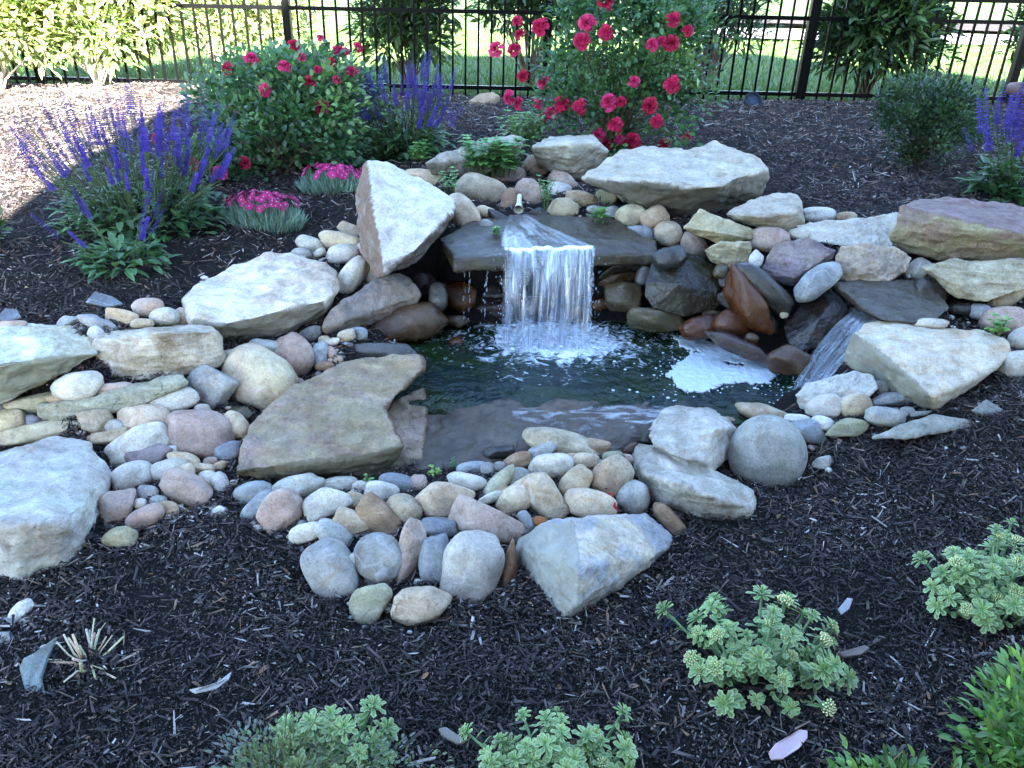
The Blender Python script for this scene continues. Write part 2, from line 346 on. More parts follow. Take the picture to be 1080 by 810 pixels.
def stone(name, u, v, a, b, ang, shape, col, label, cat, group, y=None, z=None, wet=False, thick=.8):
    if y is not None: c = at(u, v, y)
    elif z is not None: c = at(u, v, z)
    else: c, _ = hit(u, v)
    t = (c-CAM)@EW
    V, T = ico(4 if max(a, b) > 11 else 3)
    seed = rng.uniform(0, 900, 3)
    if shape == 'r':
        r = 1+.16*vnoise(V*.9+seed)+.07*vnoise(V*2.1+seed)+.012*vnoise(V*7+seed)
        r *= (np.abs(V)**2.5).sum(1)**(-1/2.5)*1.0
    elif shape == 'b':
        r = 1+.05*vnoise(V*1.1+seed)+.02*vnoise(V*3+seed)+.006*vnoise(V*9+seed)
    elif shape == 'f':
        k = 9; nn = norm(rng.normal(size=(k, 3))*[1, 1, .5]); dd = rng.uniform(.75, 1, k)
        q = np.maximum(V@nn.T/dd, .05); r = (q**10).sum(1)**(-1/10)
        r = np.minimum(r, 1.4)*(1+.05*vnoise(V*2.5+seed)+.02*vnoise(V*8+seed))
    else:
        k = 13; nn = norm(rng.normal(size=(k, 3))); dd = rng.uniform(.72, 1.0, k)
        nn = np.vstack([nn, np.eye(3), -np.eye(3)]); dd = np.concatenate([dd, rng.uniform(.85, 1.05, 6)])
        q = np.maximum(V@nn.T/dd, .02); r = (q**18).sum(1)**(-1/18)
        r = r*(1+.06*fbm(V*2+seed, 3)+.02*vnoise(V*9+seed))
    W = V*r[:, None]
    for k in (0, 1, 2): lo, hi = W[:, k].min(), W[:, k].max(); W[:, k] = (W[:, k]-(lo+hi)/2)/((hi-lo)/2)
    s = t/F; am, bm_ = a*s, b*s; cm = thick*math.sqrt(am*bm_)
    th = radians(ang); e1 = EU*cos(th)+EV*sin(th); e2 = -EU*sin(th)+EV*cos(th)
    G = W[:, :1]*am*e1+W[:, 1:2]*bm_*e2+W[:, 2:]*cm*EW
    o = mkobj(name, mesh_np(name, G, [T]), WET if wet else ROCK, loc=Vector(c))
    paint(o, col, .5 if shape == 'a' else .15, .12); o['dryness'] = 0.0; tag(o, label, cat, group)
    STONES.append((c, (am+bm_)/2)); return o
def boulder(name, hulls, col, label, cat="boulder", group=None, depth=.35, strata=.6, wet=False, rough=1.0, vox=120, smooth=1, shrink=.82, tint=None, dry=0.0, faces=None):
    """hulls: lists of (u, v, height or distance) on what is seen; each is given its real depth behind and joined into one rock"""
    bm = bmesh.new(); allp = []
    for h in hulls:
        p = np.array([at(*q) for q in h]); c = p.mean(0)
        d = norm(p-CAM); d = norm(d*[1, 1, .6]+[0, 0, -.12])
        back = p+d*depth; cb = back.mean(0); back = cb+(back-cb)*shrink
        q = np.vstack([p, back]); allp.append(q)
        vs = [bm.verts.new(x) for x in q]
        r = bmesh.ops.convex_hull(bm, input=vs)
        dead = [g for g in r['geom_interior'] if isinstance(g, bmesh.types.BMVert)]
        bmesh.ops.delete(bm, geom=dead, context='VERTS')
    A = np.vstack(allp); ctr = (A.min(0)+A.max(0))/2; size = np.max(A.max(0)-A.min(0))
    bmesh.ops.translate(bm, verts=bm.verts, vec=-Vector(ctr)); bmesh.ops.recalc_face_normals(bm, faces=bm.faces)
    me = bpy.data.meshes.new("raw"); bm.to_mesh(me); bm.free()
    o = bpy.data.objects.new(name, me); COL.objects.link(o); o.location = Vector(ctr)
    md = o.modifiers.new("r", 'REMESH'); md.mode = 'VOXEL'; md.voxel_size = size/vox
    sm = o.modifiers.new("s", 'SMOOTH'); sm.iterations = smooth; sm.factor = .5
    dg = bpy.context.evaluated_depsgraph_get(); ev = o.evaluated_get(dg); me2 = bpy.data.meshes.new_from_object(ev)
    o.modifiers.clear(); o.data = me2; me2.name = name; bpy.data.meshes.remove(me)
    n = len(me2.vertices); V = np.empty(n*3); me2.vertices.foreach_get("co", V); V = V.reshape(-1, 3)
    Nn = np.empty(n*3); me2.vertices.foreach_get("normal", Nn); Nn = Nn.reshape(-1, 3)
    sd = rng.uniform(0, 500, 3); k = 1/size
    lay = V@np.array([.1, .15, 1.0])
    q = np.stack([V[:, 0]*4, V[:, 1]*4, lay*26], 1)
    amp = size*rough
    D = amp*(.016*fbm(V*k*3.4+sd, 3)+.024*(.5-np.abs(vnoise(V*k*3.1+sd+7)))+.012*(.5-np.abs(vnoise(V*k*7.5+sd+3)))+.013*fbm(V*k*11+sd, 3)-.010*np.clip(vnoise(V*k*22+sd+31)-.45, 0, 1)+.004*vnoise(V*k*32+sd)+.002*vnoise(V*k*60+sd))
    D += amp*strata*.016*fbm(q+sd, 3)
    ch = vnoise(V*k*6+sd+50); D -= amp*.03*np.clip(ch-.45, 0, 1)     # broken chips
    V = V+Nn*D[:, None]; me2.vertices.foreach_set("co", V.astype(np.float32).ravel()); me2.update()
    me2.polygons.foreach_set("use_smooth", np.ones(len(me2.polygons), bool))
    if faces:      # face colour by direction: another mineral on some boulders, painted shade on others
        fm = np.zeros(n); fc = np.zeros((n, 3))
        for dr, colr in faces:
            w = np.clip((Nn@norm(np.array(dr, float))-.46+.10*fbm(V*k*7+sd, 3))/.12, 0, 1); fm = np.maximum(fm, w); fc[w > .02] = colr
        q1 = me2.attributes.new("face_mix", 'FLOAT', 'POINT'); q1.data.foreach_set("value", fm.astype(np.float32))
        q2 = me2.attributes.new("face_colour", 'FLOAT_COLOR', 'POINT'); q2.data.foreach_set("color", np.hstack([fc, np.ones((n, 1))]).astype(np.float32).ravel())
    me2.materials.clear(); me2.materials.append(WET if wet else ROCK)
    col = np.array(col)*[.745, .71, .65] if not wet else col
    if tint is not None: tint = np.array(tint)*([.86, .78, .66] if not wet else [1, 1, 1])
    paint(o, col, strata); o['dryness'] = float(dry); o['vein'] = 0.0
    if tint is not None: o["tint"] = [float(q) for q in tint]
    tag(o, label, cat, group); STONES.append((ctr, size*.3)); return o
# ------------------------------------------------------------------ boulders
boulder("boulder", [[(-50,487,2.05), (0,478,2.12), (60,463,2.24), (95,468,2.2), (118,502,2.1), (110,545,1.94), (90,530,1.84), (65,552,1.71), (20,553,1.66), (-50,548,1.66), (95,575,1.84), (60,606,1.73), (20,617,1.68), (-50,617,1.68)]],
        (0.60, 0.60, 0.60), "largest blue-white boulder, cut off by the left edge of the bed", tint=(0.44, 0.44, 0.47), depth=.3, strata=.25, rough=1.0)
boulder("boulder", [[(-50,352,2.52), (0,345,2.58), (75,343,2.63), (103,358,2.58), (104,373,2.49), (98,366,2.52), (75,366,2.5), (45,370,2.4), (0,385,2.29), (-50,390,2.25), (55,398,2.45), (0,424,2.35), (-50,440,2.3)]],
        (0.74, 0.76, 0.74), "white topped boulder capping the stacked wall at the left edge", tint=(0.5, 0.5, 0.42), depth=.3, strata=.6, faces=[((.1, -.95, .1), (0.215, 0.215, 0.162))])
boulder("boulder", [[(108,349,2.64), (150,345,2.69), (218,342,2.76), (233,357,2.68), (234,378,2.61), (222,390,2.57), (160,400,2.51), (112,403,2.49), (101,386,2.52), (102,360,2.54), (165,351,2.5), (228,349,2.6)]],
        (0.56, 0.52, 0.45), "squared layered block with rusty upper corner on the stacked wall", tint=(0.4, 0.36, 0.31), depth=.28, strata=1.0)
boulder("boulder", [[(193,313,2.9), (210,299,3.02), (245,282,3.16), (280,267,3.3), (300,268,3.32), (345,276,3.24), (356,286,3.18), (357,306,3.04), (342,337,2.97), (310,350,2.88), (270,361,2.83), (235,366,2.79), (215,354,2.78), (205,338,2.71), (235,342,2.68), (270,335,2.72), (300,326,2.78), (342,317,2.88)]],
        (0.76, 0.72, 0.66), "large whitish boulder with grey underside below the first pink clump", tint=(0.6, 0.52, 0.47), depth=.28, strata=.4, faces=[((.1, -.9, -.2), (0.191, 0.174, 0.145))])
boulder("boulder", [[(388,171,3.42), (408,172,3.48), (425,186,3.46), (450,200,3.42), (477,213,3.34), (474,226,3.2), (453,249,3.05), (440,264,3.0), (405,290,2.95), (402,275,2.97), (396,240,3.05), (392,208,3.19), (376,200,3.4), (374,240,3.3), (385,272,3.14), (399,292,3.02), (452,258,3.16), (438,278,3.12)]],
        (0.7, 0.71, 0.72), "upright pointed boulder, white faced with a brown left side, at the fall", tint=(0.55, 0.56, 0.6), depth=.35, strata=.3, faces=[((-1, -.45, .1), (0.145, 0.096, 0.072)), ((.75, -.7, -.4), (0.087, 0.067, 0.058))])  # brown left side is mineral colour, dark lower right is shade painted in
boulder("boulder", [[(340, 346, .27), (352, 325, .32), (383, 303, .35), (420, 289, .37), (433, 293, .36), (443, 311, .30), (438, 320, .26), (395, 337, .21), (378, 346, .19), (352, 357, .18), (346, 353, .2)]],
        (.25, .22, .22), "long purple-grey boulder wedged below the upright pointed one", tint=(.33, .28, .26), depth=.22, strata=.4)
boulder("flat_boulder", [[(246,497,2.1), (263,450,0.135), (300,415,0.18), (404,432,0.17), (416,455,0.14), (428,470,0.115), (396,480,0.105), (370,473,0.115), (340,481,0.1), (300,485,0.085), (250,511,2.18), (340,508,2.23), (398,503,2.27), (300,509,2.2)],[(300,415,0.18), (345,391,0.215), (385,381,0.24), (443,379,0.245), (446,390,0.225), (420,411,0.2), (405,432,0.17), (340,440,0.15)],[(412,428,0.1), (447,409,0.115), (450,435,0.085), (447,466,0.05), (446,484,0.04), (446,503,-0.005), (386,503,-0.005), (388,480,0.06)]],
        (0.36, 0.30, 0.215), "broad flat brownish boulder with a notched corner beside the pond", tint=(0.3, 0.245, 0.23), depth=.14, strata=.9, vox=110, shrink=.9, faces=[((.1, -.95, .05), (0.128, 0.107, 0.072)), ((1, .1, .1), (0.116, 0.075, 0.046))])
boulder("spill_stone", [[(428, 424, .088), (560, 427, .092), (700, 428, .092), (720, 438, .09), (700, 462, .03), (650, 478, .02), (560, 484, .02), (520, 494, .02), (440, 500, .02), (426, 470, .045), (640, 450, .06)]],
        (.25, .20, .17), "wet purple-grey slab where the pond spills over at its front", cat="slab", tint=(.36, .30, .24), depth=.12, strata=.8, wet=True, vox=110, rough=1.1, dry=.28)
boulder("boulder", [[(682,452,2.4), (700,434,2.52), (715,430,2.58), (745,432,2.58), (777,452,2.46), (775,478,2.4), (748,498,2.24), (742,488,2.18), (756,452,2.3), (720,486,2.17), (690,470,2.24)],[(667,482,2.34), (672,470,2.36), (690,470,2.32), (720,487,2.23), (750,499,2.2), (793,520,2.14), (791,536,2.03), (791,552,2.08), (782,563,2.06), (735,563,2.06), (690,542,2.13), (671,514,2.24), (678,499,2.12), (723,515,2.01), (746,523,1.98)]],
        (0.62, 0.62, 0.57), "white cracked two-step boulder left of the round grey ball stone", tint=(0.4, 0.4, 0.39), depth=.2, strata=.5, vox=100, smooth=1)
boulder("boulder", [[(545,581,1.84), (549,570,1.86), (580,553,1.87), (606,551,1.8), (682,540,2.0), (714,567,1.95), (717,573,1.97), (690,587,1.82), (648,601,1.71), (609,638,1.57), (612,600,1.62), (690,595,1.86), (650,615,1.77), (600,654,1.62), (588,657,1.62), (577,635,1.71), (568,612,1.76), (546,607,1.82)]],
        (0.4, 0.42, 0.48), "angular blue-grey boulder with pale left facet at the front of the pile", tint=(0.6, 0.56, 0.5), depth=.24, strata=.35, smooth=1, faces=[((-.75, -.55, .35), (0.255, 0.244, 0.209))])
boulder("boulder", [[(449, 172, .64), (465, 162, .68), (515, 147, .75), (550, 143, .76), (548, 165, .68), (500, 187, .56), (455, 184, .57), (480, 165, .66)]],
        (.46, .45, .42), "low grey slab-like boulder behind the mint at the back left", depth=.3, strata=.6)
boulder("boulder", [[(562,155,4.2), (580,145,4.5), (625,143,4.6), (632,152,4.25), (641,161,4.32), (632,174,4.35), (612,189,4.3), (590,184,4.3), (565,173,4.32), (600,153,4.15)]],
        (.52, .51, .47), "pale flat topped block below the hanging red roses", depth=.3, strata=.5)
boulder("boulder", [[(613,188,3.76), (628,177,3.85), (655,160,4.1), (690,157,4.25), (740,161,4.2), (740,198,3.6), (720,199,3.55), (695,192,3.57), (660,191,3.64), (640,199,3.7), (676,216,3.68), (688,223,3.86), (720,239,3.84), (757,231,3.88)],[(720,162,4.15), (752,149,4.32), (795,167,4.18), (808,180,3.95), (802,202,3.98), (780,216,3.94), (757,231,3.9), (722,237,3.85), (720,198,3.56), (758,198,3.62), (779,187,3.74)]],
        (0.55, 0.54, 0.50), "largest pale boulder with a dark overhang at the back right of the fall", tint=(0.45, 0.44, 0.41), depth=.3, strata=.6, vox=110, faces=[((.1, -.9, -.45), (0.128, 0.116, 0.093))])  # dark front face colour paints in the shade of the overhang
boulder("boulder", [[(765,226,3.5), (790,211,3.6), (815,204,3.7), (835,203,3.72), (845,212,3.62), (848,236,3.5), (838,245,3.5), (815,246,3.48), (790,239,3.5), (775,233,3.5), (840,225,3.45), (800,228,3.4)]],
        (.50, .45, .38), "smooth beige boulder right of the dark overhang", depth=.22, strata=.2)
boulder("rock", [[(722, 240, .575), (738, 221, .63), (765, 232, .58), (794, 243, .54), (793, 252, .51), (757, 256, .49), (745, 250, .51), (726, 243, .54), (768, 247, .54)]],
        (.52, .48, .32), "yellow angular slab-shaped rock on top of the layered one", cat="rock", depth=.2, strata=.5, smooth=1)
boulder("rock", [[(742, 264, .50), (760, 256, .53), (790, 255, .53), (793, 263, .50), (789, 275, .45), (772, 283, .42), (752, 276, .44), (745, 268, .48)]],
        (.50, .47, .34), "yellowish layered rock with a dark split under the yellow angular one", cat="rock", depth=.2, strata=1.0, smooth=1)
boulder("flagstone", [[(802, 283, .45), (818, 258, .55), (850, 251, .58), (882, 264, .54), (876, 275, .49), (840, 292, .42), (836, 301, .39), (803, 290, .42), (838, 293, .44)]],
        (.24, .20, .24), "slanting purple flagstone with a grey-green edge above the wet rocks", cat="slab", tint=(.31, .28, .32), depth=.14, strata=.4, smooth=1)
boulder("rock", [[(881, 270, .53), (888, 260, .57), (915, 258, .58), (945, 262, .56), (960, 273, .52), (955, 285, .48), (940, 297, .44), (905, 296, .44), (885, 294, .44), (900, 282, .50)]],
        (.40, .35, .33), "rough mottled mauve rock left of the big reddish block", cat="rock", tint=(.50, .46, .40), depth=.16, strata=.4, rough=1.3, smooth=1)
boulder("boulder", [[(952,216,3.3), (970,211,3.55), (1050,213,3.62), (1100,224,3.6), (1100,253,3.08), (1078,246,3.1), (1000,229,3.2), (940,244,3.26), (936,258,3.3), (995,273,3.26), (1040,278,3.22), (1100,284,3.16)]],
        (0.42, 0.38, 0.27), "big square block with a reddish purple top at the right edge", tint=(0.35, 0.28, 0.25), depth=.3, strata=.7, smooth=1, faces=[((0, .0, 1), (0.174, 0.116, 0.116))])
boulder("flagstone", [[(972, 282, .52), (1000, 275, .55), (1035, 274, .56), (1100, 275, .57), (1100, 300, .50), (1060, 303, .47), (1040, 319, .42), (1010, 313, .43), (990, 300, .46), (1000, 297, .49)]],
        (.52, .48, .38), "flat tan flagstone lying under the big reddish-topped block", cat="slab", depth=.2, strata=.9, smooth=1)
boulder("boulder", [[(890,370,2.78), (900,350,2.78), (912,343,2.86), (936,341,2.88), (1000,347,2.83), (1036,350,2.80), (1060,361,2.73), (1066,373,2.68), (1050,386,2.61), (1020,402,2.52), (985,421,2.42), (978,417,2.42), (945,386,2.53), (986,434,2.48), (965,428,2.52), (925,413,2.66), (897,401,2.76), (890,386,2.79)]],
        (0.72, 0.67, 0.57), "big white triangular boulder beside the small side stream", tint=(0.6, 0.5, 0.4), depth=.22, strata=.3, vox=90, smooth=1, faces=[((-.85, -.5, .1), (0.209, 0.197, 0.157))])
boulder("flagstone", [[(840, 238, .555), (862, 236, .565), (905, 232, .57), (950, 224, .60), (945, 250, .53), (940, 262, .50), (905, 262, .5), (862, 255, .51), (846, 248, .52)]],
        (.60, .58, .54), "white flat flagstone sunk left of the big square block", cat="slab", depth=.16, strata=.4)
boulder("flagstone", [[(919, 462, .17), (950, 448, .19), (985, 438, .215), (1030, 443, .21), (1035, 451, .19), (985, 455, .185), (950, 463, .165)]],
        (.40, .41, .38), "half buried grey flagstone in the mulch below the triangular boulder", cat="slab", depth=.05, strata=.3, rough=.8)
boulder("rock", [[(1025, 433, .24), (1040, 422, .26), (1058, 432, .24), (1055, 443, .215), (1032, 441, .21)]],
        (.33, .34, .34), "small buried slate corner poking from the mulch right of the flagstone", cat="rock", depth=.06, strata=.2)
boulder("boulder", [[(838, 417, .20), (850, 405, .23), (880, 400, .255), (905, 391, .285), (922, 396, .275), (925, 410, .245), (910, 424, .2), (870, 430, .17), (845, 430, .15), (842, 424, .16)]],
        (.62, .63, .62), "bluish white boulder between the side stream and the orange cobble", depth=.16, strata=.2)
boulder("lip_slab", [[(463, 252, .475), (490, 236, .49), (560, 226, .50), (645, 232, .50), (692, 255, .485), (691, 268, .455), (627, 264, .467), (530, 270, .467), (478, 273, .46), (480, 287, .41), (530, 281, .415), (625, 277, .415), (690, 278, .415)]],
        (.21, .185, .12), "wet flat slab whose lip the waterfall drops from", cat="slab", tint=(.24, .22, .18), depth=.18, strata=.9, wet=True, vox=110, rough=.6, smooth=1, dry=.16)
boulder("stream_slab", [[(880, 300, .435), (900, 296, .44), (945, 294, .45), (985, 302, .44), (1000, 325, .405), (985, 342, .375), (930, 338, .375), (920, 322, .40), (905, 312, .41), (920, 332, .35), (885, 310, .39)]],
        (.25, .24, .18), "wet slab carrying the side stream behind the triangular boulder", cat="slab", tint=(.30, .29, .28), depth=.14, strata=.8, wet=True, rough=.7, dry=.16)
boulder("flagstone", [[(40, 428, .165), (60, 425, .18), (100, 424, .185), (150, 413, .2), (193, 395, .235), (198, 404, .215), (150, 426, .165), (110, 437, .14), (60, 443, .125), (43, 438, .135)]],
        (.40, .41, .33), "long thin grey-green slab bridging the stacked wall at left", cat="slab", depth=.16, strata=1.0, smooth=1)
boulder("boulder", [[(680, 297, 3.22), (690, 272, 3.3), (706, 263, 3.34), (735, 268, 3.34), (757, 285, 3.3), (766, 312, 3.22), (755, 325, 3.18), (722, 334, 3.15), (690, 326, 3.17), (680, 312, 3.2), (715, 300, 3.16)]],
        (.07, .066, .05), "large dark wet boulder right of the waterfall", tint=(.11, .095, .06), depth=.25, strata=.2, wet=True, rough=.5)
boulder("boulder", [[(826, 345, 3.04), (842, 325, 3.08), (870, 308, 3.1), (885, 309, 3.06), (895, 328, 3.0), (888, 345, 2.95), (868, 365, 2.92), (845, 372, 2.92), (832, 362, 2.96), (865, 335, 2.96)]],
        (.05, .045, .05), "glossy black boulder beside the side stream", tint=(.08, .06, .05), depth=.2, strata=.1, wet=True, rough=.6)

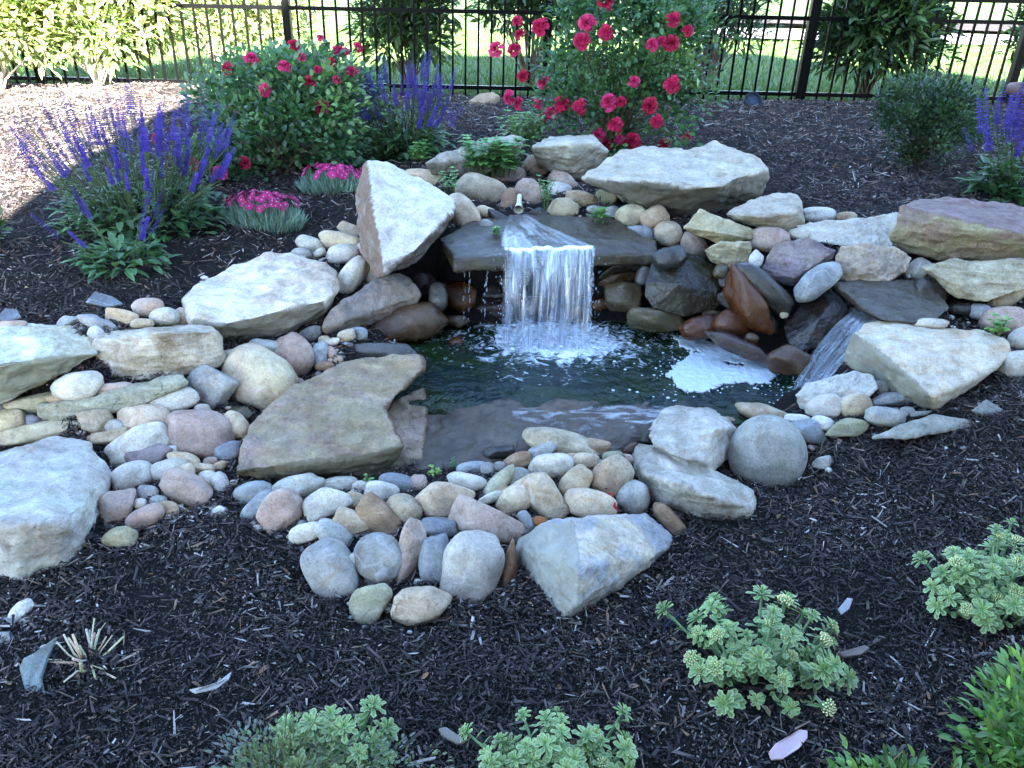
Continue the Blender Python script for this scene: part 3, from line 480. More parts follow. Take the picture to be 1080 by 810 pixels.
# ------------------------------------------------------------------ cobbles and smaller stones
G = "cobbles around the pond"
STONE_TABLE = """
267 519 20 11 -18 r slate|smooth blue-grey oblong cobble against the notched flat boulder
271 535 20 9 -50 r slate|narrow dark grey cobble leaning below the blue-grey oblong one
312 514 29 13 -25 r pale|long pale speckled cobble in front of the notched flat boulder
296 542 26 19 -60 f pink|large pinkish flat cobble standing at the mulch edge
343 533 28 17 -28 f pale|wide pale grey stone with a dark chip behind the stacked pair
358 511 19 8 0 r pale|whitish cobble half hidden at the flat boulder's front corner
324 562 18 10 -15 r pale|pale flat cobble under the tilted grey disc
353 563 20 12 32 r grey|tilted grey disc cobble above the big dull grey one
351 602 33 23 55 r grey|big dull grey cobble standing at the left end of the front row
373 552 20 12 20 a tan|blocky tan stone with pale top wedged beside the grey disc
401 546 26 14 36 a brown|dark angular brownish stone slanting over the tan block
373 528 11 9 10 r sand|small yellowish cobble left of the dark angular stone
383 514 11 7 0 r pale|small whitish cobble beside the smooth dark blue one
403 519 17 11 10 r pale|pale rounded cobble in front of the smooth dark blue one
418 511 18 11 5 r slate|smooth dark blue-grey egg below the flat boulder's dark corner
426 537 19 14 25 r sand|yellow-grey cobble above the long pinkish rock
468 527 30 19 4 f cream|large cream and pink blocky cobble at the spill slab
441 510 9 9 0 r pink|small pink stone between the blue egg and the cream block
463 556 19 9 2 f slate|flat blue-white lens shaped stone
401 589 27 24 35 r grey|round grey speckled cobble on top of the front row
371 598 7 14 10 r pale|thin pale cobble tucked behind the round speckled one
431 588 39 13 105 a pink|long upright pinkish-brown rock with a ridge down its side
457 593 28 15 100 f slate|ribbed light blue upright stone beside the white egg
496 600 38 30 -68 r pale|biggest white oval cobble standing in the front row
390 636 25 19 -50 f olive|greenish grey flat stone at the bottom of the front row
443 641 31 20 -8 a cream|rough pitted tan rock lowest of the front row
514 552 38 21 17 f pink|wide brownish pink boulder-like cobble behind the white egg
538 595 26 8 93 f brown|thin brown upright stone squeezed beside the angular front boulder
555 549 11 6 57 r slate|little blue-grey pebble right of the wide brownish pink cobble
492 509 20 9 12 r pale|long white-grey cobble behind the cream block
497 494 15 7 -8 r slate|flat dark blue-grey cobble at the foot of the spill slab
514 495 7 7 0 r grey|small round grey pebble next to the flat dark blue-grey one
527 492 6 5 0 r grey|tiny grey pebble by the dark wet stone
525 478 17 8 -15 f dark wet|dark wet stone at the left of the spilling water
525 510 24 8 -47 r olive|long dull olive cobble slanting down from the pile
544 505 15 11 -5 r grey|tan-grey cobble beside the slanting olive one
543 527 19 14 -30 r cream|cream triangular cobble left of the brown faceted rock
518 525 13 5 -18 r pale|slim white pebble above the wide brownish pink cobble
527 517 9 5 -30 a tan|little tan chip above the slim white pebble
572 525 27 18 58 a tan|brown faceted rock with pale edge in the middle of the pile
592 468 39 14 16 r sand|long tan cobble crowning the pile at the spill
572 477 19 9 -28 f grey|grey-brown slab under the long crowning cobble
546 487 15 9 -18 r brown|brown cobble low on the left of the crowning one
582 492 23 13 -2 r pale|pale grey block-like cobble below the crowning one
618 486 14 8 6 r cream|cream cobble with rusty spots near the pile's right end
604 483 8 5 0 r tan|small tan pebble left of the rusty cream cobble
608 509 18 14 -52 r tan|smooth tan cobble right of the brown faceted rock
623 532 27 15 8 r cream|large cream-pink oval directly above the angular front boulder
570 550 8 5 5 r rust|small reddish stone between pile and angular front boulder
644 503 23 18 -48 r tan|large egg shaped tan cobble at the right of the pile
647 482 11 6 -5 r olive|grey-green cobble behind the large tan egg
628 472 14 9 15 a tan|orange-tan knobbly stone at the right end of the crowning cobble
634 490 6 5 0 r slate|tiny bluish pebble left of the large tan egg
667 524 17 17 0 r grey|smooth round grey-green cobble beside the cracked white boulder
707 550 23 9 50 r brown|brown-grey oblong cobble between the two front boulders
661 485 7 6 20 r pink|small pinkish pebble at the foot of the cracked white boulder
664 474 10 5 -35 r rust wet|reddish wet stone where the spill meets the white boulder
810 479 38.5 38 20 b (.30,.29,.25)|round grey ball stone, the roundest of all
805 436 27 10 5 f tan|tan block behind the round grey ball stone
769 445 10 5 10 r tan|low tan pebble behind the cracked white boulder
850 454 20 12 12 f slate|dark slate piece right of the round grey ball stone
841 442 13 5 5 r white|small white stone behind the dark slate piece
869 430 18 14 -15 r pale|pale greenish cobble in front of the bluish white boulder
867 447 11 8 10 r white|little white cobble below the pale greenish one
891 451 23 9 -5 f olive|flat greenish stone sinking into mulch below the orange cobble
901 428 17 12 -5 r tan|orange-tan oval cobble beside the triangular boulder
927 409 10 7 5 r grey|small pinkish grey pebble against the triangular boulder
942 421 22 7 -4 a slate|grey speckled brick-like slab at the triangular boulder's foot
934 440 20 10 6 r grey|grey oval cobble under the speckled brick-like slab
957 434 7 5 0 r grey|tiny grey pebble at the triangular boulder's tip
970 436 11 3 -12 f slate|thin slate sliver at the triangular boulder's tip
868 488 10 7 -25 f grey|grey chip lying alone on the mulch right of the ball stone
82 408 25 14 -12 r pale|white rounded cobble holding up the layered block at left
120 411 19 7 -5 r pink|flat pinkish cobble on the long thin slab
27 430 14 7 0 r slate|blue-grey cobble under the white topped boulder
33 443 12 6 8 r slate|smaller blue-grey cobble below its twin in the stacked wall
59 421 9 4 0 r tan|tiny tan pebble wedged under the white rounded cobble
10 445 20 14 -10 a sand|yellowish angular stone at the left edge of the wall
45 455 46 10 -13 a sand|long tan slab low in the stacked wall
42 424 34 9 -10 a olive|dark olive slab recessed under the white topped boulder
2 430 6 9 0 r slate|grey pebble at the very left edge of the wall
156 442 29 15 6 r cream|speckled yellowish cobble at the base of the stacked wall
179 424 30 13 -8 f pale|pale cracked block-shaped cobble under the layered block
117 449 16 7 2 r pale|pale greenish pointed cobble low in the stacked wall
100 446 17 13 -10 a sand|tan angular block behind the pale greenish pointed cobble
110 462 25 8 -8 a tan|brown slab lowest in the wall, above the largest boulder
148 470 33 18 -25 r pale|big pale slab-like cobble right of the largest boulder
157 481 24 13 2 f purple|purplish brown stone lying across the big pale cobble
209 457 35 24 10 r pink|big mauve-pink cobble with a white band
214 431 8 5 0 r pale|small pale pebble behind the mauve-pink cobble
248 450 15 13 30 r cream|cream cobble between the mauve-pink one and the flat boulder
240 477 14 10 -12 r slate|blue-grey cobble right below the mauve-pink one
193 485 16 8 15 r cream|white and pink cobble under the mauve-pink one
178 497 18 12 -15 r pale|white speckled cobble right of the pale grey oval
181 474 6 4 0 r white|tiny white pebble at the left foot of the mauve-pink cobble
140 503 21 15 -15 r pale|pale grey oval cobble beside the largest boulder
156 520 10 8 10 r grey|small grey-brown cobble under the pale grey oval
124 534 22 18 -40 f pink|pinkish grey squarish cobble next to the largest boulder
147 531 7 5 0 r pale|tiny pale pebble right of the pinkish squarish cobble
167 528 8 5 5 r grey|tiny grey pebble behind the tan-grey pair
178 537 11 8 22 r tan|small tan-grey cobble at the mulch edge, left cluster
153 546 20 11 -30 r pink|tan-pink oblong cobble below the pinkish squarish one
198 517 25 16 28 f pink|flat pinkish brown stone fronting the left cluster
188 504 18 9 -32 r cream|pale cream slab-like cobble behind the flat pinkish brown one
213 495 13 6 5 r cream|slim pale cobble above the flat pinkish brown stone
231 492 9 5 -18 r tan|small tan pebble left of the flat boulder
222 487 7 5 0 r pink|small pink pebble left of the flat boulder
233 510 12 8 72 r white|small white upright cobble near the flat boulder's left tip
219 506 10 9 0 r pale|pale cobble left of the white upright one
229 540 8 5 -35 r white|white pebble alone on the mulch below the left cluster
112 524 8 5 -20 r tan|tan pebble peeping from behind the largest boulder
128 568 17 13 -30 f olive|grey-green pointed stone in the mulch right of the largest boulder
21 646 15 8 -50 r white|white pebble alone on the mulch at lower left
3 672 7 5 0 r grey|grey pebble on the mulch at the lower left edge
157 325 16 10 -3 r pink|pinkish brown cobble on the mulch behind the layered block
173 334 14 9 -5 r pale|pale grey cobble right of the pinkish brown one behind the wall
192 334 9 8 70 r cream|small cream cobble touching the large whitish boulder's left tip
130 335 15 8 8 a tan|tan angular stone behind the layered block
150 341 11 5 0 r tan|low tan pebble behind the layered block's middle
104 342 20 7 14 f slate|flat slate-blue stone behind the wall's first gap
93 336 15 5 8 f grey|thin grey slab behind the flat slate-blue stone
102 352 8 7 40 r white|small white pebble between white topped boulder and layered block
73 338 12 6 -25 f slate|grey slate wedge behind the white topped boulder
12 342 15 4 0 r pink|pinkish sliver behind the white topped boulder
221 409 23 20 30 a grey|grey-tan wedge shaped rock left of the big cream ball
275 398 38 30 18 r cream|big cream cobble with rusty pits, nearly a ball
248 377 16 9 -8 r pale|bluish white cobble under the large whitish boulder
282 368 18 9 6 r grey|grey speckled cobble above the big cream ball
311 373 22 17 50 r pink|brown-pink egg right of the big cream ball
328 353 12 8 -22 r dark|dark banded pebble under the large whitish boulder
337 373 13 8 100 r slate|dark slate pebble right of the brown-pink egg
349 372 7 6 60 r pink|small mauve pebble beside the dark slate one
342 386 10 5 0 r brown|brown pebble at the flat boulder's back edge
357 379 5 4 0 r tan|tiny tan pebble at the flat boulder's back edge
315 405 7 6 0 r pink|small pink pebble at the lower side of the brown-pink egg
253 436 12 7 5 f olive wet|olive wet stone in the shade under the big cream ball
349 361 9 4 -15 r pale|thin pale pebble below the long purple-grey boulder
327 258 14 8 22 r pale|cream-grey oval cobble on top behind the large whitish boulder
318 268 11 6 8 r grey|grey cobble peeping above the large whitish boulder
337 267 7 4 -30 r pale|tiny pale pebble above the large whitish boulder
360 255 23 9 9 r cream|long cream cobble left of the upright pointed boulder
361 268 17 10 -6 r pale|pale oval cobble in front of the long cream one
385 264 10 6 30 r pink|tan-pink pebble touching the upright pointed boulder
370 243 13 8 8 f tan|tan flat stone below the second pink clump
371 292 23 11 -55 r pale|long pale grey cobble above the purple-grey boulder
392 291 10 8 -45 r pale|small pale egg under the upright pointed boulder
365 354 9 6 -15 r tan|small tan chip under the purple-grey boulder
378 352 9 7 10 f slate|slate chip left of the wet brown stone
342 358 6 4 0 r tan|tiny tan pebble at the tip of the purple-grey boulder
400 370 38 9 4 f slate wet|flat wet slate ledge behind the notched flat boulder
428 341 41 19 -10 r brown wet|long glossy brown wet stone at the pond's left bank
462 313 10 15 0 r slate y=3.2 wet|smooth blue-grey egg at the cave's left mouth
485 313 17 16 0 r orange y=3.36 wet|wet orange-brown cobble left behind the fall
518 309 15 9 0 f dark y=3.42 wet|dark ledge stone behind the thin left trickle
516 326 17 9 4 f purple y=3.38 wet|dark reddish stone under the thin left trickle
478 339 16 7 -6 f brown y=3.26 wet|low brown wet stone under the orange-brown cobble
480 362 8 6 -20 a orange z=.09 wet|small orange-brown stone poking out of the pond
568 323 18 9 5 f brown y=3.42 wet|brown ledge stone behind the waterfall
569 339 18 7 0 f dark y=3.42 wet|dark ledge stone behind the waterfall's foot
540 300 16 10 8 f dark y=3.46 wet|dark stone high behind the waterfall's left half
600 305 17 11 -8 f dark y=3.46 wet|dark stone high behind the waterfall's right half
610 330 14 10 10 f brown y=3.44 wet|brown stone behind the waterfall's right foot
655 283 24 6 -14 f dark y=3.42 wet|thin dark slab right of the fall under the lip
652 295 20 7 -20 f brown y=3.38 wet|dark brown slab below the thin dark one
656 312 19 16 10 a olive y=3.36 wet|dark brown faceted rock right of the fall
678 291 7 10 20 r slate y=3.3 wet|small dark blue-grey egg left of the large dark boulder
633 321 9 7 0 f orange y=3.4 wet|orange-brown stone just right of the fall
706 272 17 11 -10 r dark y=3.24 wet|dark grey cap stone on the large dark boulder
692 338 29 12 6 f olive y=3.2 wet|low olive-brown wet stone under the large dark boulder
737 346 20 12 -12 r rust y=3.14 wet|glossy red-brown stone at the foam's edge
773 342 19 13 20 r rust y=3.1 wet|dark red-brown stone below the orange one
790 319 41 15 57 f orange y=3.08 wet|long bright orange-brown wet rock
760 286 7 8 20 r olive y=3.25 wet|small dark olive pebble under the layered rock
805 303 36 12 44 r dark y=3.1 wet|long dark speckled stone right of the orange rock
797 273 7 9 -10 f white y=3.2|small white stone left of the purple flagstone
793 357 7 6 20 r brown y=3.02 wet|small brown wet pebble above the dark ledge
780 367 37 8 22 f purple y=2.98 wet|purplish dark ledge along the foam's back edge
833 380 22 16 -12 f brown y=2.86 wet|speckled brown wet rock at the side fall's foot
862 297 26 13 -35 r slate y=3.06|blue-grey egg under the purple flagstone
772 316 15 11 30 f dark y=3.2 wet|dark stone in the recess left of the orange rock
752 333 12 8 10 f brown y=3.2 wet|dark brown stone wedged above the glossy red-brown one
812 341 14 10 40 f dark y=3.08 wet|dark stone in the recess below the orange rock's right side
770 296 13 9 15 f dark y=3.24 wet|dark stone deep under the yellowish layered rock
820 318 13 9 40 f black y=3.14 wet|black stone under the long dark speckled one
445 300 14 12 10 f dark y=3.3 wet|dark wet stone in the cave below the upright pointed boulder
500 330 12 8 0 f dark y=3.42 wet|dark stone low between the two thin trickles
827 332 4 4 0 r sand y=3.03|tiny pale pebble lodged above the glossy black boulder
448 189 21 9 6 r cream|pale cream cobble right behind the upright pointed boulder
508 202 27 16 8 r sand|biggest beige cobble left of the white spout
490 227 24 13 58 r tan|yellowish tan cobble slanting to the lip slab
512 224 11 6 18 r cream|small cream cobble below the biggest beige one
528 231 15 6 25 f dark wet|dark wet stone left below the white spout
513 239 8 7 0 r grey|small grey cobble on the lip slab
502 181 7 4 20 r brown|tiny brown pebble under the mint
520 178 8 6 -15 r grey|small grey pebble under the mint
532 172 8 5 10 r white|small white pebble above the pinkish one
537 186 17 10 5 r pink|pinkish brown cobble above the white spout
537 211 8 12 10 r brown|brown upright cobble left of the white spout
565 178 14 12 20 r tan|tan-orange cobble against the pale flat topped block
559 204 16 13 30 r pink|cream and mauve cobble right of the white spout
597 193 19 10 15 f pink|pinkish stone under the pale flat topped block
590 201 12 8 10 r white|white cobble behind the tall green sprig
613 210 16 8 14 r tan|tan-pink oblong cobble right of the tall sprig
594 221 16 11 0 r sand|cream egg in front of the tall sprig
567 226 14 6 5 f dark wet|dark brown wet stone below the cream and mauve cobble
640 209 12 8 10 r olive|olive cobble under the overhanging boulder
647 224 8 6 0 r grey|small grey cobble right of the leafy weed
627 221 8 4 0 r grey|tiny grey pebble behind the leafy weed
665 228 15 12 -28 r sand|grey-tan cobble with a dark hollow
690 231 14 12 -30 r tan|tan angular cobble below the dark overhang
673 247 16 9 2 r slate|dark blue-grey flat egg on the lip slab
704 247 14 13 0 r tan|round tan cobble at the lip slab's right end
733 260 17 12 62 f pink|pinkish brown rock left of the layered one
813 253 21 13 2 r pink|smooth pink oval above the purple flagstone
864 227 17 8 0 r white|white speckled oval in front of the mulch slope
893 229 10 5 0 r tan|small tan stone right of the white speckled oval
843 247 11 6 0 r pale|small pale stone between pink oval and white flagstone
967 286 14 11 -45 r grey|grey cobble behind the flat tan flagstone
980 309 19 14 28 r dark wet|dark grey wet cobble under the flat tan flagstone
1015 326 15 7 2 r dark wet|dark flat cobble by the side stream's source
1033 329 11 8 10 r slate|blue-grey pebble right of the dark flat cobble
1062 313 20 10 -32 r sand|grey-green oval leaning on the flat tan flagstone
1060 338 22 15 10 r pink|pinkish cobble behind the small mint sprig at right
983 341 16 5 4 r pale|pale stone edge behind the triangular boulder
1079 358 15 13 0 r pale|pale grey cobble cut off by the right edge
1072 385 18 14 -5 r pale|pale oval cobble on the mulch right of the triangular boulder
"""
for line in STONE_TABLE.strip().split("\n"):
    spec, lab = line.split("|"); s = spec.split(); kw = {}
    for k in s[7:]:
        if k == "wet": kw["wet"] = True
        else: q, val = k.split("="); kw[q] = float(val)
    u, v, a, b, ang = map(float, s[:5])
    nm = {"r": "cobble", "b": "cobble", "a": "rock", "f": "flat_stone"}[s[5]]
    g = "stones in the recess behind the pond" if "y" in kw and kw.get("wet") else G
    stone(nm, u, v, a*1.09, b*1.09, ang, s[5], eval(s[6]) if s[6][0] == "(" else s[6], lab, {"r": "cobble", "b": "cobble", "a": "rock", "f": "stone"}[s[5]], g, thick=.85 if s[5] in 'rb' else .7, **kw)
# ------------------------------------------------------------------ the bed itself, lowered a little under the stones
HM = HT.copy()
XX, YY = np.meshgrid(gx, gy)
for c, r in STONES:
    R = max(r, .02)*1.5
    i0, i1 = np.searchsorted(gx, c[0]-R), np.searchsorted(gx, c[0]+R); j0, j1 = np.searchsorted(gy, c[1]-R), np.searchsorted(gy, c[1]+R)
    if i1 <= i0 or j1 <= j0: continue
    d = np.hypot(XX[j0:j1, i0:i1]-c[0], YY[j0:j1, i0:i1]-c[1])/R
    HM[j0:j1, i0:i1] = np.minimum(HM[j0:j1, i0:i1], HT[j0:j1, i0:i1]-.55*min(r, .09)*np.clip(1-d, 0, 1)**.5)
q = np.stack([XX.ravel(), YY.ravel(), np.zeros(XX.size)], 1)
HM += (.018*fbm(q*2.2, 3)+.010*vnoise(q*9)).reshape(HM.shape)*np.clip((np.abs(HT+.1)-.05)*6, 0, 1)
def hm(x, y): return height(x, y, HM)
ii, jj = np.meshgrid(np.arange(NX-1), np.arange(NY-1)); o0 = (jj*NX+ii).ravel()
mkobj("mulch_bed", mesh_np("mulch_bed", np.stack([XX.ravel(), YY.ravel(), HM.ravel()], 1), [np.stack([o0, o0+1, o0+NX+1, o0+NX], 1)]), MULCH)["kind"] = "structure"
# lawn: one sheet from the bed to the horizon
def sheet(name, xs, ys, zf, mat):
    X, Y = np.meshgrid(xs, ys); n = len(xs); a, b = np.meshgrid(np.arange(n-1), np.arange(len(ys)-1)); o = (b*n+a).ravel()
    ob = mkobj(name, mesh_np(name, np.stack([X.ravel(), Y.ravel(), zf(X, Y).ravel()], 1), [np.stack([o, o+1, o+n+1, o+n], 1)]), mat); ob["kind"] = "structure"; return ob
def lawn_z(X, Y):
    z = np.where(Y < 7.45, np.where((np.abs(X) < 6.0) & (Y > -.6), -1.2, np.clip((Y-1)/6.4, 0, 1)*.6-.1), .5+.012*X.clip(-8, 8)+.02)
    return z
sheet("lawn", np.concatenate([[-150, -60, -20, -10], np.arange(-6, 6.1, .5), [10, 20, 60, 150]]), np.concatenate([[-60, -20, -6, -.61], np.arange(-.5, 7.4, 1), [7.44, 7.46], np.arange(8, 20, 1), [30, 60, 150, 300]]), lawn_z, LAWN)
sheet("pavement", np.linspace(3.2, 40, 12), np.linspace(15.5, 19.0, 4), lambda X, Y: .62+.006*(X-3)+0*Y, PAVE)
b2 = sheet("mulch_strip", np.linspace(3.0, 40, 14), np.linspace(20.0, 23.5, 6), lambda X, Y: .66+.006*(X-3)+.03*np.sin(X*3+Y*2), MULCH)

# bark chips, one by one, lying on the bed
def inpond(x, y):
    return ((x > -.36) & (x < 1.12) & (y > 2.58) & (y < 3.55)) | ((x > -.3) & (x < .58) & (y > 2.3) & (y < 2.7))
def scatter(n, y0, y1, xw):
    y = y0+(y1-y0)*rng.random(n); x = (rng.random(n)*2-1)*(xw[0]+xw[1]*y); k = ~inpond(x, y); return x[k], y[k]
def chips(n, y0, y1, lmin, lmax):
    x, y = scatter(n, y0, y1, (1.25, .72)); n = len(x)
    L = lmin+(lmax-lmin)*rng.random(n)**5; W = L*rng.uniform(.08, .5, n)*np.clip(.02/L, .3, 1.6); T = rng.uniform(.0006, .0028, n)
    e = .02; dzx = (hm(x+e, y)-hm(x-e, y))/(2*e); dzy = (hm(x, y+e)-hm(x, y-e))/(2*e)
    nz = norm(np.stack([-dzx, -dzy, np.ones(n)], 1)+rng.normal(0, .42, (n, 3))); keep = (np.hypot(dzx, dzy) < 1.6) & (rng.random(n) < 1.02+.9*fbm(np.stack([x*3.1, y*3.1, x*0+5], 1), 3))
    th = rng.random(n)*2*pi; d = np.stack([np.cos(th), np.sin(th), np.zeros(n)], 1); s = norm(np.cross(nz, d)); d = np.cross(s, nz)
    p = np.stack([x, y, hm(x, y)+rng.uniform(.001, .014, n)], 1)
    t = rng.uniform(.45, 1, (n, 4)); tp = rng.random((n, 1)) < .6; t = np.where(tp, t*np.array([.25, .9, 1, .3]), t); bend = rng.normal(0, .1, n)
    B = np.array([[-1, -1, 0], [1, -1, 0], [1, 1, 0], [-1, 1, 0], [-1, -1, 1], [1, -1, 1], [1, 1, 1], [-1, 1, 1]], float)
    w = np.tile(t, (1, 2))
    V = p[:, None]+(B[:, 0]*(.5+.12*rng.normal(size=(n, 8)))*L[:, None])[..., None]*d[:, None]+(B[:, 1]*.5*W[:, None]*w)[..., None]*s[:, None]+((B[:, 2]*T[:, None]+(B[:, 0] > 0)*bend[:, None]*L[:, None]))[..., None]*nz[:, None]
    V = V[keep]; n = len(V); o = (np.arange(n)*8)[:, None]
    polys = np.concatenate([o+np.array(f) for f in ((4, 5, 6, 7), (0, 1, 5, 4), (1, 2, 6, 5), (2, 3, 7, 6), (3, 0, 4, 7))])
    u = rng.random(n)[:, None]; g = rng.random((n, 1))
    dark = np.array([.014, .011, .0115])+g*np.array([.034, .026, .025]); mid = np.array([.05, .038, .032])+g*np.array([.06, .05, .045]); lite = np.array([.15, .13, .115])+g*np.array([.22, .20, .19]); red = np.array([.12, .06, .03])+g*.06
    pt = vnoise(np.stack([x[keep]*3, y[keep]*3, x[keep]*0], 1))[:, None]*.12+np.clip(y[keep]-2.9, 0, 3)[:, None]*.06
    c = np.where(u < .68-pt, dark, np.where(u < .92-pt, mid, np.where(u < .965-pt*.5, lite, red)))
    return V.reshape(-1, 3), polys, np.repeat(c, 8, 0)
mb = MB()
for n, a, b, l0, l1 in ((150000, .75, 2.8, .004, .048), (250000, .75, 3.0, .002, .011), (70000, 2.3, 4.3, .006, .065), (125000, 4.0, 7.5, .010, .085)):
    V, p_, c_ = chips(n, a, b, l0, l1); mb.add(V, [p_], c_)
x, y = scatter(900, .75, 6.5, (.7, .68))
for k in range(len(x)):     # shredded fibres and twigs among the chips
    L = rng.uniform(.02, .075); a = rng.random()*2*pi; bd = rng.normal(0, .35); s_ = np.linspace(-.5, .5, 5)
    px_ = x[k]+L*(s_*cos(a)-bd*s_**2*sin(a)); py_ = y[k]+L*(s_*sin(a)+bd*s_**2*cos(a))
    mb.tube(np.stack([px_, py_, hm(px_, py_)+.006+rng.uniform(0, .006, 5)], 1), np.array([.4, 1, 1, .9, .3])*rng.uniform(.0008, .0022), 4, np.array([.16, .12, .09])*rng.uniform(.3, 1.6))
x, y = scatter(420, .75, 7, (.9, .7)); n = len(x); a_ = rng.random(n)*2*pi      # dead leaves caught in the bark
add_leaves(mb, np.stack([x, y, hm(x, y)+.010], 1), np.stack([np.cos(a_), np.sin(a_), rng.normal(0, .25, n)], 1), norm(np.stack([rng.normal(0, .4, n), rng.normal(0, .4, n), np.ones(n)], 1)), rng.uniform(.012, .035, n), rng.uniform(.006, .014, n), rng.normal(0, .4, n), .3, np.array([.16, .10, .055])*rng.uniform(.35, 1.5, (n, 1))*rng.uniform(.85, 1.15, (n, 3)))
tag(mkobj("bark_chips", mb.mesh("bark_chips", False), CHIP), "dark shredded bark chips covering the whole planting bed", "mulch", kind="stuff")
# pebbles and grit that fill the gaps of the stone rings
mb = MB(); Vi, Ti = ico(1)
for c, r in STONES:
    for k in range(11):
        a = rng.random()*2*pi; rr = r*rng.uniform(.6, 1.25); x, y = c[0]+rr*cos(a), c[1]+rr*sin(a)
        if -.35 < x < 1.15 and 2.5 < y < 3.45: continue
        s = rng.uniform(.004, .020)*rng.uniform(.6, 1); z = float(hm(x, y))
        col = [(.30, .27, .23), (.22, .22, .23), (.36, .27, .21), (.12, .11, .11), (.42, .40, .36)][rng.integers(5)]
        mb.add(Vi*np.array([1, .8, .6])*s*rng.uniform(.7, 1.3, 3)+np.array([x, y, z+s*.2]), [Ti], np.array(col)*rng.uniform(.7, 1.2))
tag(mkobj("gravel", mb.mesh("gravel"), PLAIN), "small grit and pebbles filling the gaps between the cobbles", "gravel", kind="stuff")
# grass blades beyond the fence
n = 60000; y = 7.55+9*rng.random(n)**1.5; x = (rng.random(n)*2-1)*(.8+.72*y); z = lawn_z(x, y)
mb = MB(); L = rng.uniform(.035, .085, n); d = norm(np.stack([rng.normal(0, .45, n), rng.normal(0, .45, n), np.ones(n)], 1)); s = norm(np.cross(d, rng.normal(size=(n, 3))))
p = np.stack([x, y, z], 1); w = .0045+.0006*(y-7)
V = np.stack([p-s*w[:, None], p+s*w[:, None], p+d*L[:, None]], 1)
g = rng.random((n, 1)); c = np.array([.04, .09, .016])*(1-g)+np.array([.085, .14, .03])*g
mb.add(V.reshape(-1, 3), [np.arange(n*3).reshape(-1, 3)], np.repeat(c, 3, 0))
tag(mkobj("grass", mb.mesh("grass"), LEAFM), "mown green grass beyond the black fence", "grass", kind="stuff")

# ------------------------------------------------------------------ water
WZ = .10
def water_mat(name, foam=True):
    m, nt, b = new_mat(name); L = nt.links; tc = N(nt, "ShaderNodeTexCoord"); v = tc.outputs["Object"]
    n1 = noise(nt, v, 9, 4, .55, .8); n2 = noise(nt, v, 34, 4, .6, .5)
    deep = mix(nt, ramp(nt, noise(nt, v, 3.2, 4, .6, .8), [(.38, 0), (.66, 1)]), (.006, .016, .015), (.011, .024, .005))
    b.inputs["Roughness"].default_value = .04; b.inputs["IOR"].default_value = 1.33
    L.new(bump(nt, n2, .5, .02, bump(nt, n1, .8, .06)), b.inputs["Normal"]); b.inputs['Specular IOR Level'].default_value = .55
    # froth gathers round the foot of the fall
    sx = N(nt, "ShaderNodeVectorMath", operation='SUBTRACT'); L.new(v, sx.inputs[0]); fp = at(588, 358, WZ); sx.inputs[1].default_value = (fp[0], fp[1], 0)
    sc = N(nt, "ShaderNodeVectorMath", operation='MULTIPLY'); L.new(sx.outputs[0], sc.inputs[0]); sc.inputs[1].default_value = (1.0, 1.5, 0)
    ln = N(nt, "ShaderNodeVectorMath", operation='LENGTH'); L.new(sc.outputs[0], ln.inputs[0])
    fall = ramp(nt, ln.outputs["Value"], [(.05, .84), (.17, .64), (.30, .44), (.80, .26)])
    fn = math_(nt, 'ADD', math_(nt, 'MULTIPLY', noise(nt, v, 17, 5, .62, 2.2), .72), math_(nt, 'MULTIPLY', noise(nt, v, 6, 3, .5, 1.0), .28))
    fo = ramp(nt, math_(nt, 'SUBTRACT', math_(nt, 'ADD', fall, fn), .5), [(.42, 0), (.58, 1)])
    L.new(mix(nt, fo, deep, (.62, .68, .74)), b.inputs["Base Color"])
    L.new(math_(nt, 'MULTIPLY_ADD', fo, .5, .04), b.inputs["Roughness"])
    return m
WATER = water_mat("pond_water")
outline = [at(u, v, WZ)[:2] for u, v in ((415, 436), (500, 440), (600, 442), (715, 444), (770, 452), (835, 442), (860, 420), (880, 385))]+[np.array(q) for q in ((1.3, 3.1), (1.0, 3.45), (.3, 3.62), (-.45, 3.5), (-.62, 3.0), (-.5, 2.65))]
def inpoly(x, y, poly):
    c = np.zeros(x.shape, bool); j = len(poly)-1
    for i in range(len(poly)):
        a, b = poly[i], poly[j]
        k = ((a[1] > y) != (b[1] > y)) & (x < (b[0]-a[0])*(y-a[1])/(b[1]-a[1]+1e-12)+a[0]); c ^= k; j = i
    return c
gs = .012; xs = np.arange(-.7, 1.4, gs); ys = np.arange(2.5, 3.7, gs); X, Y = np.meshgrid(xs, ys)
fp = at(585, 352, WZ); rr = np.hypot(X-fp[0], (Y-fp[1])*1.2)
Z = WZ+.007*np.exp(-rr*2.6)*np.sin(rr*62)+.0035*fbm(np.stack([X.ravel()*9, Y.ravel()*9, X.ravel()*0], 1), 3).reshape(X.shape)+.022*np.exp(-(rr/.16)**2)*np.abs(fbm(np.stack([X.ravel()*22, Y.ravel()*22, X.ravel()*0], 1), 3).reshape(X.shape))
Z = Z-2.6*np.clip(2.578+.05*np.clip(X, -.5, .6)-Y, 0, 1)*(X < .75)
n = len(xs); a, b = np.meshgrid(np.arange(n-1), np.arange(len(ys)-1)); o = (b*n+a).ravel()
ok = inpoly(X.ravel()[o]+gs/2, Y.ravel()[o]+gs/2, outline)
quads = np.stack([o, o+1, o+n+1, o+n], 1)[ok]
used, inv = np.unique(quads, return_inverse=True)
mkobj("pond_water", mesh_np("pond_water", np.stack([X.ravel(), Y.ravel(), Z.ravel()], 1)[used], [inv.reshape(quads.shape)]), WATER)["kind"] = "structure"

